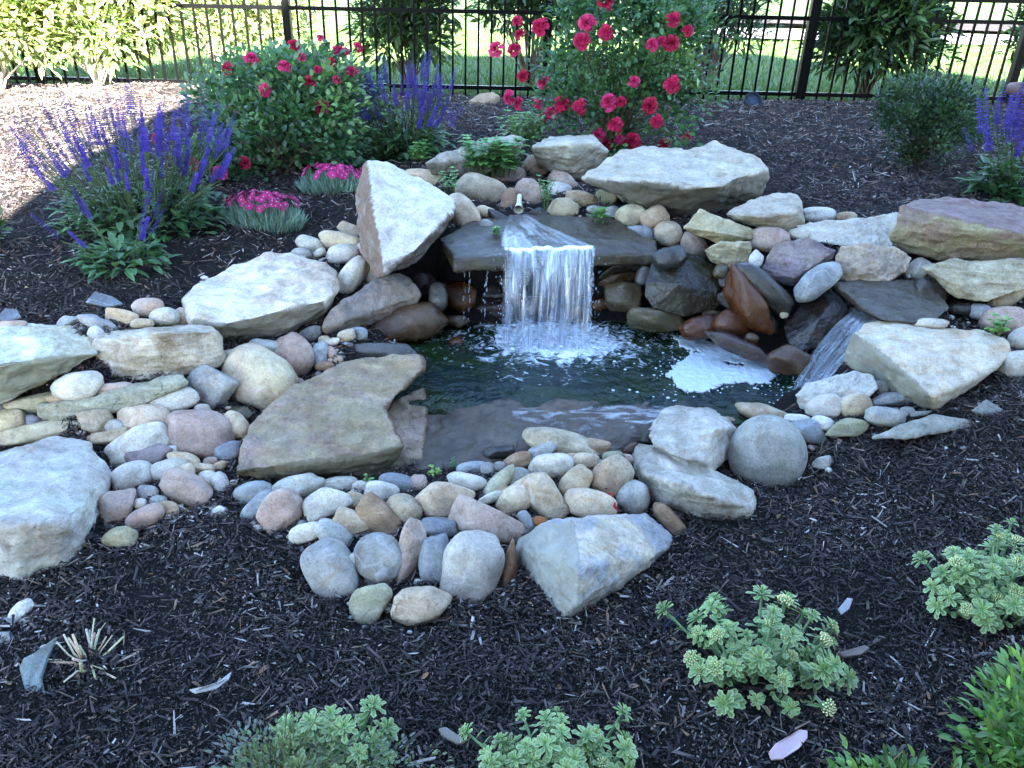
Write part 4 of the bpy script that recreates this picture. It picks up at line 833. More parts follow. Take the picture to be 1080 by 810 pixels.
def fall_mat(name, lo, hi, col=(.62, .70, .82), streak=(24, 1.2), top=.35, tear=.5, seed=0.0, gloss=1.6):
    m, nt, b = new_mat(name); L = nt.links; nt.nodes.remove(b)
    uv = N(nt, "ShaderNodeUVMap"); sp = N(nt, "ShaderNodeSeparateXYZ"); L.new(uv.outputs[0], sp.inputs[0]); U, V = sp.outputs[0], sp.outputs[1]
    def st(sx, sy, det, dist=.3):
        mp = N(nt, "ShaderNodeMapping"); L.new(uv.outputs[0], mp.inputs[0]); mp.inputs["Scale"].default_value = (sx, sy, 1); mp.inputs["Location"].default_value = (seed, seed*1.7, seed)
        return noise(nt, mp.outputs[0], 1, det, .6, dist)
    n1 = st(streak[0]*2.2, streak[1], 5); n2 = st(streak[0]*.55, streak[1]*.6, 4); n3 = st(streak[0]*.35, streak[1]*1.3, 3, .8)
    s = math_(nt, 'ADD', math_(nt, 'MULTIPLY', n1, .45), math_(nt, 'MULTIPLY', n2, .55))
    white = math_(nt, 'MULTIPLY', ramp(nt, s, [(.42, lo), (.66, hi)]), ramp(nt, V, [(0, top), (.35, .75), (1, 1)]))
    hole = ramp(nt, math_(nt, 'SUBTRACT', n3, math_(nt, 'MULTIPLY', V, .10*tear)), [(.28+.06*tear, 0), (.42+.06*tear, 1)])
    edge = ramp(nt, U, [(.0, 0), (.035, 1), (.965, 1), (1.0, 0)])
    cover = math_(nt, 'MULTIPLY', hole, edge)
    tr = N(nt, "ShaderNodeBsdfTransparent"); gl = N(nt, "ShaderNodeBsdfGlossy"); gl.inputs["Roughness"].default_value = .08; df = N(nt, "ShaderNodeBsdfDiffuse"); df.inputs[0].default_value = (*col, 1)
    tl = N(nt, "ShaderNodeBsdfTranslucent"); tl.inputs[0].default_value = (*col, 1)
    nb = bump(nt, s, .9, .02)
    for q in (gl, df): L.new(nb, q.inputs["Normal"])
    fr = N(nt, "ShaderNodeFresnel"); fr.inputs[0].default_value = 1.33; L.new(nb, fr.inputs["Normal"])
    def mx(f, a_, b_):
        q = N(nt, "ShaderNodeMixShader")
        if hasattr(f, 'is_linked'): L.new(f, q.inputs[0])
        else: q.inputs[0].default_value = f
        L.new(a_, q.inputs[1]); L.new(b_, q.inputs[2]); return q.outputs[0]
    clear = mx(math_(nt, 'MULTIPLY', fr.outputs[0], gloss), tr.outputs[0], gl.outputs[0])
    froth = mx(.4, df.outputs[0], tl.outputs[0])
    L.new(mx(cover, tr.outputs[0], mx(white, clear, froth)), nt.nodes["Material Output"].inputs[0])
    return m
def curtain(name, x0s, x1s, pts, mat, nx=60, wob=.010, kind="structure"):
    """a sheet of falling water: pts = list of (left point, right point) down the fall"""
    pl = np.array([p[0] for p in pts]); pr = np.array([p[1] for p in pts]); m = len(pts); u = np.linspace(0, 1, nx)
    V = pl[:, None]*(1-u)[None, :, None]+pr[:, None]*u[None, :, None]
    s = np.linspace(0, 1, m)[:, None]; q = np.stack([np.broadcast_to(u*14, (m, nx)), np.broadcast_to(s*1.2, (m, nx)), np.zeros((m, nx))], -1).reshape(-1, 3)
    V[..., 1] += (wob*(.3+s)*fbm(q, 3).reshape(m, nx)); V[..., 2] += (.2*wob*fbm(q+9, 2).reshape(m, nx))
    a, b = np.meshgrid(np.arange(nx-1), np.arange(m-1)); o = (b*nx+a).ravel(); Q = np.stack([o, o+1, o+nx+1, o+nx], 1)
    me = mesh_np(name, V.reshape(-1, 3), [Q]); ul = me.uv_layers.new(name="UVMap")
    UV = np.stack([np.broadcast_to(u, (m, nx)), np.broadcast_to(s, (m, nx))], -1).reshape(-1, 2)
    li = np.empty(len(me.loops), np.int32); me.loops.foreach_get("vertex_index", li); ul.data.foreach_set("uv", UV[li].astype(np.float32).ravel())
    ob = mkobj(name, me, mat)
    if kind: ob["kind"] = kind
    return ob
STREAM = tone_material("falling_water", .10, 0, .8, vary=.1); STREAM.node_tree.nodes["Principled BSDF"].inputs["Alpha"].default_value = .42
FALLM = fall_mat("water_curtain", .06, .55, (.48, .60, .80), (22, 1.0), .12, .5)
lipL, lipR = at(531, 264, 3.17), at(627, 262, 3.19)
def para(p, t, out=.10): # water leaves the lip forward and drops to the pond
    zf = p[2]+(WZ-p[2])*t**2*.85+(WZ-p[2])*.15*t
    return np.array([p[0], p[1]-out*t, zf])
prof = np.linspace(0, 1, 26)
curt = [(lipL+np.array([0, .02, .004]), lipR+np.array([0, .02, .004]))]+[(para(lipL, t), para(lipR, t)) for t in prof]
curtain("waterfall", 0, 0, curt, FALLM, 90, .035)
curtain("waterfall", 0, 0, [(p+np.array([.012, -.022*t, 0]), q+np.array([-.02, -.030*t, 0])) for (p, q), t in zip(curt, np.linspace(0, 1, len(curt)))], fall_mat("water_curtain_front", .0, .68, (.62, .72, .86), (17, .9), .08, 1.2, 4.3), 90, .05)
mb = MB()
for k in range(16):
    f = rng.random(); f = f if rng.random() > .35 else rng.choice([.02, .06, .17, .33, .5, .62, .72, .86, .97])+rng.normal(0, .012)
    p0 = lipL*(1-f)+lipR*f; out = rng.uniform(.05, .13); t0 = rng.choice([0, 0, 0, rng.uniform(0, .4)]); t1 = rng.choice([1, 1, rng.uniform(.5, 1)])
    tt = np.linspace(t0, t1, 12); dx = rng.normal(0, .014); ph = rng.random()*6
    path = [para(p0, t, out)+np.array([dx*t+.003*sin(7*t+ph), -.004*sin(9*t+ph), .004]) for t in tt]
    r = rng.choice([.0007, .0011, .0018])*(1-.35*np.linspace(0, 1, 12))*(.8+.4*np.sin(np.linspace(0, 5, 12)+ph)); mb.tube(path, np.clip(r, .0004, 1), 5, (.50, .60, .74))
for f0, dx in ((-.15, -.02), (-.12, -.05), (-.38, .0), (-.44, .0), (.99, .01), (1.0, -.01)):     # side trickles
    p0 = lipL*(1-f0)+lipR*f0-np.array([0, -.08 if f0 < -.05 else 0, .05 if f0 < -.05 else 0])
    Vd, Td = ico(1)
    for t in np.sort(rng.random(38)):
        q = para(p0, t, .03)+np.array([dx*t, 0, 0])+rng.normal(0, .0022, 3); s_ = rng.uniform(.0008, .0021); mb.add(Vd*[s_, s_, s_*rng.uniform(1.5, 7)]+q, [Td], (.50, .58, .70))
for k in range(260):        # spray beside and below the curtain
    f = rng.choice([rng.normal(0, .05), rng.normal(1, .05), rng.random()]); t = rng.random()**.5; q = para(lipL*(1-f)+lipR*f, t, rng.uniform(.05, .17))+rng.normal(0, .006, 3); s_ = rng.uniform(.0006, .0020)
    mb.add(Vd*[s_, s_, s_*rng.uniform(1, 3)]+q, [Td], (.6, .68, .78))
mkobj("waterfall_strands", mb.mesh("waterfall_strands"), STREAM)["kind"] = "structure"
cs = [(at(u0, v, z), at(u1, v, z)) for u0, u1, v, z in ((538, 556, 226, .515), (533, 572, 236, .510), (529, 600, 248, .503), (528, 624, 258, .496), (529, 628, 263, .487))]
curtain("lip_water", 0, 0, cs, fall_mat("lip_film", .0, .22, (.48, .56, .68), (7, 1.5), .6, .8, 5.1, .3), 50, .004)
# the small fall of the side stream
a0, b0 = at(903, 325, 2.98), at(922, 345, 2.88)
cs = []
for t in np.linspace(0, 1, 20):
    l = [at(903, 326, 2.99), at(880, 345, 2.92), at(856, 372, 2.85), at(833, 412, WZ)]; r = [at(925, 340, 2.88), at(908, 362, 2.80), at(882, 392, 2.76), at(850, 432, WZ)]
    k = min(int(t*3), 2); f = t*3-k; cs.append((l[k]*(1-f)+l[k+1]*f+np.array([0, 0, .01]), r[k]*(1-f)+r[k+1]*f+np.array([0, 0, .01])))
curtain("side_fall", 0, 0, cs, fall_mat("side_curtain", .05, .62, (.42, .50, .60), (9, 1.3), .45, .2, 2.2, .8), 40, .012)
# thin water running over the front slab
cs = [(at(u0, v, z), at(u1, v, z)) for u0, u1, v, z in ((505, 712, 428, .102), (520, 708, 434, .098), (535, 700, 441, .094), (548, 694, 452, .078), (560, 690, 464, .06), (570, 690, 476, .045))]
curtain("spill_water", 0, 0, cs, fall_mat("spill_curtain", .0, .5, (.50, .58, .70), (13, 4.5), .25, 2.2, 7.7, .35), 60, .006)
# froth and bubbles at the foot of the fall, and the raft of foam by the bank
FOAMM, nt, b = new_mat("foam"); tc = N(nt, "ShaderNodeTexCoord")
nn = noise(nt, tc.outputs["Object"], 120, 5, .7); nt.links.new(ramp(nt, nn, [(.3, (.36, .41, .45)), (.7, (.52, .58, .63))]), b.inputs["Base Color"]); b.inputs["Roughness"].default_value = .55
nt.links.new(bump(nt, nn, .7, .006), b.inputs["Normal"]); b.inputs["Subsurface Weight"].default_value = .15; b.inputs["Subsurface Radius"].default_value = (.02, .02, .02)
mb = MB(); V1, T1 = ico(2)
for k in range(800):
    u = rng.uniform(524, 640) if k < 850 else rng.normal(585, 55); v = rng.normal(357, 7) if k < 850 else rng.normal(368, 14)
    if v < 345: v = 345+rng.random()*12
    p = at(u, v, WZ); s = rng.uniform(.002, .0095) if k < 850 else rng.uniform(.001, .004)
    hop = abs(rng.normal(0, .013)) if k < 420 else 0
    mb.add(V1*np.array([1.25, 1.1, .7])*s+p+np.array([0, 0, hop]), [T1])
for k in range(45):
    p = at(rng.uniform(625, 810), rng.uniform(350, 425), WZ); s = rng.uniform(.002, .008)
    mb.add(V1*np.array([1, 1, .45])*s+p, [T1])
for k in range(200):     # loose bubbles round the raft and off the side fall
    if k < 150:
        i_ = rng.integers(19); u, v = ((711, 357), (728, 354), (745, 361), (768, 369), (790, 377), (812, 388), (818, 399), (810, 406), (792, 406), (770, 405), (757, 411), (742, 416), (722, 414), (709, 404), (702, 396), (712, 388), (722, 381), (729, 371), (718, 366))[i_]; u += rng.normal(0, 9); v += rng.normal(0, 4)
    else: u, v = rng.normal(832, 12), rng.normal(412, 8)
    s = rng.uniform(.001, .0045); mb.add(V1*np.array([1, 1, .5])*s+at(u, v, WZ)+np.array([0, 0, .002]), [T1])
tag(mkobj("froth", mb.mesh("froth"), FOAMM), "white froth and bubbles splashing at the waterfall's foot", "foam", kind="stuff")
raft = [at(u, v, WZ)[:2] for u, v in ((711, 357), (728, 354), (745, 361), (768, 369), (790, 377), (812, 388), (818, 399), (810, 406), (792, 406), (770, 405), (757, 411), (742, 416), (722, 414), (709, 404), (702, 396), (712, 388), (722, 381), (729, 371), (718, 366))]
hole1 = at(735, 373, WZ); hole2 = at(775, 385, WZ)
gs = .004; lo = np.min(raft, 0)-.03; hi = np.max(raft, 0)+.03; xs = np.arange(lo[0], hi[0], gs); ys = np.arange(lo[1], hi[1], gs); X, Y = np.meshgrid(xs, ys)
q = np.stack([X.ravel()*34, Y.ravel()*34, X.ravel()*0], 1); wx = (X.ravel()+.018*fbm(q, 3)).reshape(X.shape); wy = (Y.ravel()+.018*fbm(q+40, 3)).reshape(X.shape)
n = len(xs); a, b_ = np.meshgrid(np.arange(n-1), np.arange(len(ys)-1)); o = (b_*n+a).ravel()
ins = inpoly(wx, wy, raft) & (np.hypot((wx-hole2[0])*.7, (wy-hole2[1])*2.2) > .028) & (np.hypot((wx-hole1[0])*1.2, (wy-hole1[1])*2.0) > .02)
er = ins.copy()
lace = fbm(np.stack([X.ravel()*75, Y.ravel()*75, X.ravel()*0+3], 1), 3).reshape(X.shape)
dist = np.zeros(X.shape)
for k in range(9):
    sh = er.copy()
    for ax, s_ in ((0, 1), (0, -1), (1, 1), (1, -1)): sh &= np.roll(er, s_, ax)
    dist += er; er = sh
ins &= lace < .10+.08*dist
ok = ins.ravel()[o]; Q = np.stack([o, o+1, o+n+1, o+n], 1)[ok]; used, inv = np.unique(Q, return_inverse=True)
Zf = WZ+.009+.0035*fbm(q*1.5, 3)
fo = mkobj("foam_raft", mesh_np("foam_raft", np.stack([X.ravel(), Y.ravel(), Zf], 1)[used], [inv.reshape(Q.shape)]), FOAMM); sd = fo.modifiers.new("t", 'SOLIDIFY'); sd.thickness = .008; sd.offset = -1
tag(fo, "flat raft of bluish white foam drifting by the right bank", "foam")
# ------------------------------------------------------------------ fence
fz = lambda x: .617+.0132*x
FM = METAL
fence = thing("fence", "black metal picket fence running across the back of the bed", "fence", (0, 7.4, fz(0)-.08))
def fpart(name, c, h, shared={}):
    mb = MB(); mb.box((0, 0, 0), h, (.0013, .0013, .0015)); key = (name, tuple(h))
    if key not in shared: shared[key] = mb.mesh(name, False)
    return mkobj(name, shared[key], FM, fence, Vector(c)-fence.location)
posts = (-6.4, -4.2, -2.0, .2, 2.4, 4.2, 6.2)
for x in posts: fpart("post", (x, 7.4, fz(x)+.57), (.032, .032, .68))
for dz in (0, .60, .76):
    for x0, x1 in zip(posts[:-1], posts[1:]):
        o = fpart("rail", ((x0+x1)/2, 7.4, fz((x0+x1)/2)+dz), ((x1-x0)/2-.034, .014, .016)); o.rotation_euler = (0, -.0132, 0)
for k in range(100):
    x = -5.4+.109*k
    if min(abs(x-p) for p in posts) > .045: fpart("picket", (x, 7.4, fz(x)+.40), (.0085, .0085, .49))

# ------------------------------------------------------------------ plants
def jitter(n, base, sd=.2, hue=.08):
    return np.clip(np.asarray(base)*(1+rng.normal(0, sd, (n, 1)))*(1+rng.normal(0, hue, (n, 3))), .003, 1)
def clump_points(c, r, K, inner=.45, ymin=None):
    d = norm(rng.normal(size=(K, 3))); d[:, 2] = np.where(d[:, 2] < -.5, -d[:, 2], d[:, 2])
    return c+d*np.asarray(r)*(inner+(1-inner)*rng.random((K, 1))**.6)
def shrub(name, label, base, c, r, K, per, L, W, cols, cl=.14, droop=.2, bend=.25, stems=7, stem_col=(.10, .075, .05), upright=.3, group=None, stem_r=.012, cat="shrub", skirt=None):
    base = np.asarray(base, float); c = np.asarray(c, float)
    root = thing(name, label, cat, base, group); mb = MB(); sb = MB()
    cp = clump_points(c, r, K); cp = c+(cp-c)*(1+.28*vnoise(norm(cp-c)*2.2+rng.uniform(0, 99, 3)))[:, None]
    if skirt: cp = np.vstack([cp, base+np.stack([rng.uniform(-1, 1, skirt[2])*skirt[0], rng.uniform(-1, .3, skirt[2])*skirt[1], rng.uniform(.06, skirt[3], skirt[2])], 1)]); K = len(cp)
    cols = np.atleast_2d(cols)
    for k in range(K):
        ax = norm((cp[k]-base)*np.array([1, 1, .8])); n = int(per*rng.uniform(.6, 1.35))
        off = rng.normal(0, 1, (n, 3)); off *= (rng.random((n, 1))**.4)*cl/ (np.linalg.norm(off, axis=1)[:, None]+1e-6)
        p = cp[k]+off*[1, 1, .9]
        d = norm(norm(off)*.9+ax*.6+rng.normal(0, .35, (n, 3))+[0, 0, upright-droop]); up = norm(np.array([0, 0, 1.0])+rng.normal(0, .35, (n, 3)))
        cc = cols[rng.integers(len(cols))]
        add_leaves(mb, p-base, d, up, rng.uniform(.65, 1.2, n)*L, rng.uniform(.8, 1.15, n)*W, bend+rng.normal(0, .1, n), .18, jitter(n, cc, .18))
        mid = base*.5+cp[k]*.5+np.array([0, 0, .08])+rng.normal(0, .03, 3)
        if k % max(1, K//(stems*3)) == 0: sb.tube(np.array([base+rng.normal(0, .02, 3)*[1, 1, 0], base*.75+mid*.25+rng.normal(0, .015, 3), mid, cp[k]])-base, [stem_r, stem_r*.8, stem_r*.55, stem_r*.2], 5, stem_col)
    mkobj("foliage", mb.mesh("foliage"), LEAFM, root); mkobj("branches", sb.mesh("branches"), BARK, root)
    return root
# flowers
def rose_mesh(name, col, R=1.0):
    mb = MB(); ga = 2.39996; n = 46
    for i in range(n):
        t = i/(n-1); a = i*ga+rng.normal(0, .25); el = radians(70-88*t**1.1+rng.normal(0, 9)); rr = .05+.42*t**.8
        d = np.array([cos(a)*cos(el), sin(a)*cos(el), sin(el)]); up = np.array([-cos(a)*sin(el), -sin(a)*sin(el), cos(el)])+rng.normal(0, .25, 3)
        p = np.array([cos(a)*rr*.75, sin(a)*rr*.75, .34*(1-t**1.6)-.1])
        L = (.30+.32*t)*rng.uniform(.85, 1.15); add_leaves(mb, p, d, up, L*R, (.36+.34*t)*R, rng.uniform(-.3, .35), rng.uniform(.1, .6), jitter(1, np.asarray(col)*(1.0+.12*t), .16, .06), spoon=True)
    V, T = ico(2); mb.add(V*[.20, .20, .26]+[0, 0, .12], [T], np.asarray(col)*.8)
    return mb.mesh(name)
ROSE = [rose_mesh("rose_bloom", c) for c in ((.36, .008, .060), (.30, .005, .040), (.42, .022, .105))]
def bloom(me, mat, root, p, face, s, name):
    o = mkobj(name, me, mat, root, Vector(p)-root.location); o.rotation_euler = Vector(face).to_track_quat('Z', 'Y').to_euler(); o.rotation_euler.rotate_axis('Z', rng.random()*6); o.scale = (s,)*3; return o
def roses(root, px, c, r, s=(.024, .046)):
    c = np.asarray(c); r = np.asarray(r); canes = MB()
    for u, v in px:
        d = ray(u, v)/r; o = (CAM-c)/r; A = d@d; B = 2*o@d; Cq = o@o-1.0; D = B*B-4*A*Cq
        t = (-B-math.sqrt(D))/(2*A) if D > 0 else -B/(2*A)
        p = CAM+ray(u, v)*t; face = norm(norm(p-c)*.8+norm(CAM-p)*.9+[0, 0, .35]+rng.normal(0, .25, 3))
        bloom(ROSE[rng.integers(3)], PETAL, root, p, face, rng.uniform(*s), "rose_bloom"); lo = c*.7+p*.3-[0, 0, r[2]*.35]
        canes.tube(np.array([lo, lo*.45+p*.55-[0, 0, .03], p-face*.012])-np.array(root.location), [.0035, .0026, .0018], 5, (.06, .10, .035))
    mkobj("canes", canes.mesh("canes"), BARK, root)
RG = [(.042, .105, .036), (.060, .135, .045), (.032, .078, .032), (.095, .175, .055)]
bb = at(645, 158, .58); big_c = np.array([.58, 5.02, 1.06])
big = shrub("rose_bush", "big rose bush with crimson double blooms reaching above the fence", bb, big_c, (.52, .38, .50), 92, 60, .042, .027, RG, .13, .15, .2, 9, skirt=(.40, .28, 36, .55))
roses(big, [(545, 22), (548, 36), (523, 52), (542, 52), (569, 28), (573, 87), (537, 103), (547, 109), (567, 110), (573, 124), (581, 119), (593, 110), (611, 113), (642, 108), (655, 107), (649, 132), (631, 143), (639, 152), (653, 147),
            (667, 148), (700, 151), (669, 86), (709, 89), (685, 111), (693, 128), (710, 20), (698, 43), (688, 47), (708, 46), (613, 43), (619, 24), (638, 2), (639, 34), (724, 145), (726, 32), (551, 80)], big_c, (.60, .46, .56), (.030, .056))
lb = at(300, 182, .49); left_c = np.array([-1.28, 4.76, .75])
lrose = shrub("rose_bush", "low rose bush with pinkish red blooms, its top lit by the sun, at the left", lb, left_c, (.50, .36, .32), 92, 60, .044, .028, RG, .13, .15, .2, 8, skirt=(.38, .26, 34, .42))
roses(lrose, [(335, 73), (349, 65), (326, 86), (280, 95), (239, 72), (357, 53), (258, 172), (232, 182), (339, 113), (338, 40), (310, 48), (363, 55), (371, 75), (378, 50), (265, 62), (300, 70), (318, 60), (355, 84)], left_c, (.56, .42, .40))
sm_b = at(222, 205, .44)
sm = shrub("rose_shoot", "small rose shoot with dark red blooms among the violet spikes", sm_b, sm_b+np.array([0, 0, .12]), (.13, .1, .12), 14, 40, .04, .026, RG, .07, .1, .2, 3)
roses(sm, [(232, 182), (200, 203), (203, 173), (258, 172), (165, 145)], sm_b+np.array([0, 0, .14]), (.16, .13, .16), (.030, .042))

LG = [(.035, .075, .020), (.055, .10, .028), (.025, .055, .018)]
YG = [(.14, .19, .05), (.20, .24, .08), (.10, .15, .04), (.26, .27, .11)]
LB = "broadleaf shrubs along the fence"
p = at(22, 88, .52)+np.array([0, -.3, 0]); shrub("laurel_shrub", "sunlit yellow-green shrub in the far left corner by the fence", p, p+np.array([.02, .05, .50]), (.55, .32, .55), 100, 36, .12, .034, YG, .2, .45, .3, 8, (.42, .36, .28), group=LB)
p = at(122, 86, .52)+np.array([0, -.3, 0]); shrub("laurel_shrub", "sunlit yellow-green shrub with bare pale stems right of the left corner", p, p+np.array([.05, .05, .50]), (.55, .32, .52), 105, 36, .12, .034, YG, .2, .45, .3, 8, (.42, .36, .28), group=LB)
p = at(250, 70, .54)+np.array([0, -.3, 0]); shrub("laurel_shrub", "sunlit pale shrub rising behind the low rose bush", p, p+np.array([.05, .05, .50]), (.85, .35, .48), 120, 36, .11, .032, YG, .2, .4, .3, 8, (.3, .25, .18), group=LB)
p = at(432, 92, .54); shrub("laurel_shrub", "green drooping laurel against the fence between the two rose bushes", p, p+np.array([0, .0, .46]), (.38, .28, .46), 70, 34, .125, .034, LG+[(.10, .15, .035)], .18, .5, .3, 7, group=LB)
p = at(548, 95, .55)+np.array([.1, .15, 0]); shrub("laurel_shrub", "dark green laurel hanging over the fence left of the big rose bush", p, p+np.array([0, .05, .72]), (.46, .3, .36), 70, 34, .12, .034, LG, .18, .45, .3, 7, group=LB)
p = at(742, 98, .58); shrub("oleander_shrub", "loose shrub with narrow bluish leaves and grey stems right of the big rose bush", p, p+np.array([.02, 0, .55]), (.46, .3, .42), 66, 30, .13, .022, [(.06, .11, .05), (.09, .14, .075), (.045, .085, .04)], .18, .35, .3, 9, (.20, .17, .14), stem_r=.014, group=LB)
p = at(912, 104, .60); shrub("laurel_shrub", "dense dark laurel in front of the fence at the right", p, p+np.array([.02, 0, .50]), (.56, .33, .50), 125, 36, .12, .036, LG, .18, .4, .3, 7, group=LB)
p = at(1086, 96, .62); shrub("laurel_shrub", "shrub cut off by the right edge behind the pot", p, p+np.array([.1, .0, .55]), (.38, .3, .5), 52, 34, .12, .036, LG+[(.12, .17, .04)], .18, .4, .3, 7, (.05, .04, .03), stem_r=.03, group=LB)
p = at(962, 176, .55); shrub("dwarf_shrub", "small open twiggy evergreen on the mulch at the right", p, p+np.array([.02, 0, .27]), (.33, .26, .20), 130, 50, .026, .015, [(.025, .055, .022), (.04, .075, .03), (.018, .04, .018)], .07, .0, .1, 12, (.07, .05, .035), stem_r=.006, skirt=(.16, .12, 22, .2))
p = at(-6, 262, .40); shrub("leafy_plant", "dark leafy plant just entering at the left edge", p, p+np.array([-.03, 0, .06]), (.07, .06, .06), 10, 14, .05, .028, LG, .05, .1, .2, 3, cat="plant")
# salvia
def spike_mesh():
    mb = MB(); n = 0
    for k in range(14):
        t = k/13; z = .03+.15*t; m = 6 if k < 13 else 4; r = .0098*(1-.5*t)
        a = np.arange(m)/m*2*pi+k*.5; d = np.stack([np.cos(a), np.sin(a), np.full(m, .35)], 1)
        cc = np.array([.055, .030, .25]) if rng.random() > .2 else np.array([.09, .045, .31])
        add_leaves(mb, np.stack([np.cos(a)*r*.3, np.sin(a)*r*.3, np.full(m, z)], 1), d, np.array([0, 0, 1.0]), 0.0152*(1.15-.5*t)*rng.uniform(.75, 1.2, m), .0108*(1.1-.4*t), .3, .3, jitter(m, cc, .22, .1))
    mb.tube([(0, 0, 0), (0, 0, .18)], [.0016, .0008], 5, (.06, .05, .14)); return mb.mesh("flower_spike")
SPIKE = [spike_mesh() for k in range(3)]
def salvia(label, base, rx, ry, n, hh, lean=.3, nleaf=260, leafL=.07, sp=(.5, .85)):
    base = np.asarray(base, float); root = thing("salvia_plant", label, "flower plant", base, "violet flowering salvias"); sb, lb_ = MB(), MB()
    for k in range(n):
        a = rng.random()*2*pi; q = rng.random()**.5; x, y = rx*q*cos(a), ry*q*sin(a)
        h = hh*rng.uniform(.42, 1.0)*(1-.25*q); tip = np.array([x*(1+lean*.7)+rng.normal(0, .025), y*(1+lean*.7)+rng.normal(0, .02), h+.02])
        b0 = np.array([x*.55, y*.55, float(hm(base[0]+x*.55, base[1]+y*.55))-base[2]]); mid = (b0+tip)/2+np.array([-x*.06, -y*.06, .03])
        sb.tube([b0, mid, tip], [.003, .0025, .0016], 5, (.05, .075, .03))
        s = bloom(SPIKE[rng.integers(3)], PETAL, root, base+tip-norm(tip-mid)*.01, norm(tip-mid)+[0, 0, .7], rng.uniform(*sp), "flower_spike")
        m = 7; f = rng.uniform(.15, .9, m); pp = b0+(tip-b0)*f[:, None]; th = rng.random(m)*2*pi
        add_leaves(lb_, pp, np.stack([np.cos(th), np.sin(th), rng.uniform(.1, .8, m)], 1), np.array([0, 0, 1.0]), leafL*rng.uniform(.35, .65, m), leafL*.16, .3, .15, jitter(m, (.06, .10, .045), .2))
    a = rng.random(nleaf)*2*pi; q = rng.random(nleaf)**.5; x, y = rx*.95*q*np.cos(a), ry*.95*q*np.sin(a)
    z = hm(base[0]+x, base[1]+y)-base[2]+rng.uniform(.01, hh*.42, nleaf)*(1-.5*q)
    d = np.stack([np.cos(a)*.7+rng.normal(0, .5, nleaf), np.sin(a)*.7+rng.normal(0, .5, nleaf), rng.uniform(-.1, .9, nleaf)], 1)
    add_leaves(lb_, np.stack([x, y, z], 1), d, np.array([0, 0, 1.0]), leafL*rng.uniform(.6, 1.25, nleaf), leafL*.42, .35, .2, jitter(nleaf, (.055, .125, .045), .22))
    mkobj("foliage", lb_.mesh("foliage"), LEAFM, root); mkobj("stems", sb.mesh("stems"), BARK, root)
salvia("widest violet salvia clump, at the left, its tips reaching into sunlight", at(150, 235, .44), .38, .30, 160, .50, .24, nleaf=520)
salvia("low bright-leaved salvia with few violet spikes in front of the widest clump", at(132, 282, .40), .17, .12, 9, .24, .8, 170, .065)
salvia("violet salvia standing right of the low rose bush", at(430, 168, .52), .22, .18, 95, .50, nleaf=320, leafL=.085)
salvia("violet salvia at the right edge below the clay pot", at(1066, 208, .55), .19, .15, 34, .50, .35, 170, .11, (.8, 1.2))
# dianthus
def pink_mesh():
    mb = MB(); a = np.arange(5)/5*2*pi; d = np.stack([np.cos(a), np.sin(a), np.full(5, .25)], 1)
    add_leaves(mb, d*.0015, d, np.array([0, 0, 1.0]), .0125, .0125, .15, .1, jitter(5, (.38, .014, .12), .12, .05), spoon=True)
    add_leaves(mb, np.array([[0, 0, .003]]*5), d, np.array([0, 0, 1.0]), .0035, .004, .0, .1, (.55, .25, .32)); return mb.mesh("pink_bloom")
PINK = pink_mesh()
def dianthus(label, base, rx, ry, n, hh):
    base = np.asarray(base, float); root = thing("dianthus_plant", label, "flower plant", base, "pink dianthus clumps"); mb = MB()
    m = 1500; a = rng.random(m)*2*pi; q = rng.random(m)**.5; x, y = rx*q*np.cos(a), ry*q*np.sin(a); z = hm(base[0]+x, base[1]+y)-base[2]
    d = np.stack([np.cos(a)*q*.5+rng.normal(0, .2, m), np.sin(a)*q*.5+rng.normal(0, .2, m), np.ones(m)], 1)
    add_leaves(mb, np.stack([x, y, z-.005], 1), d, norm(rng.normal(size=(m, 3))), hh*rng.uniform(.55, 1.05, m)*(1-.3*q**2), .0045, .12, .1, jitter(m, (.20, .30, .25), .18))
    mkobj("foliage", mb.mesh("foliage"), LEAFM, root); sb = MB()
    for k in range(n):
        a = rng.random()*2*pi; q = rng.random()**.5; p = np.array([rx*1.12*q*cos(a), ry*1.12*q*sin(a), hh*(1.12-.35*q*q)+rng.uniform(0, .02)])
        sb.tube([p*[.8, .8, .4], p], .0009, 4, (.10, .17, .11)); bloom(PINK, PETAL, root, base+p, norm(p*[2.0, 2.0, 1]+[0, -.06, .12]+rng.normal(0, .03, 3)), rng.uniform(.95, 1.45), "pink_bloom")
    mkobj("stems", sb.mesh("stems"), BARK, root)
dianthus("nearer pink dianthus clump on silvery leaves, above the large whitish boulder", at(280, 238, .42), .165, .10, 85, .125)
dianthus("farther pink dianthus clump, behind the upright pointed boulder", at(351, 203, .47), .16, .09, 70, .11)
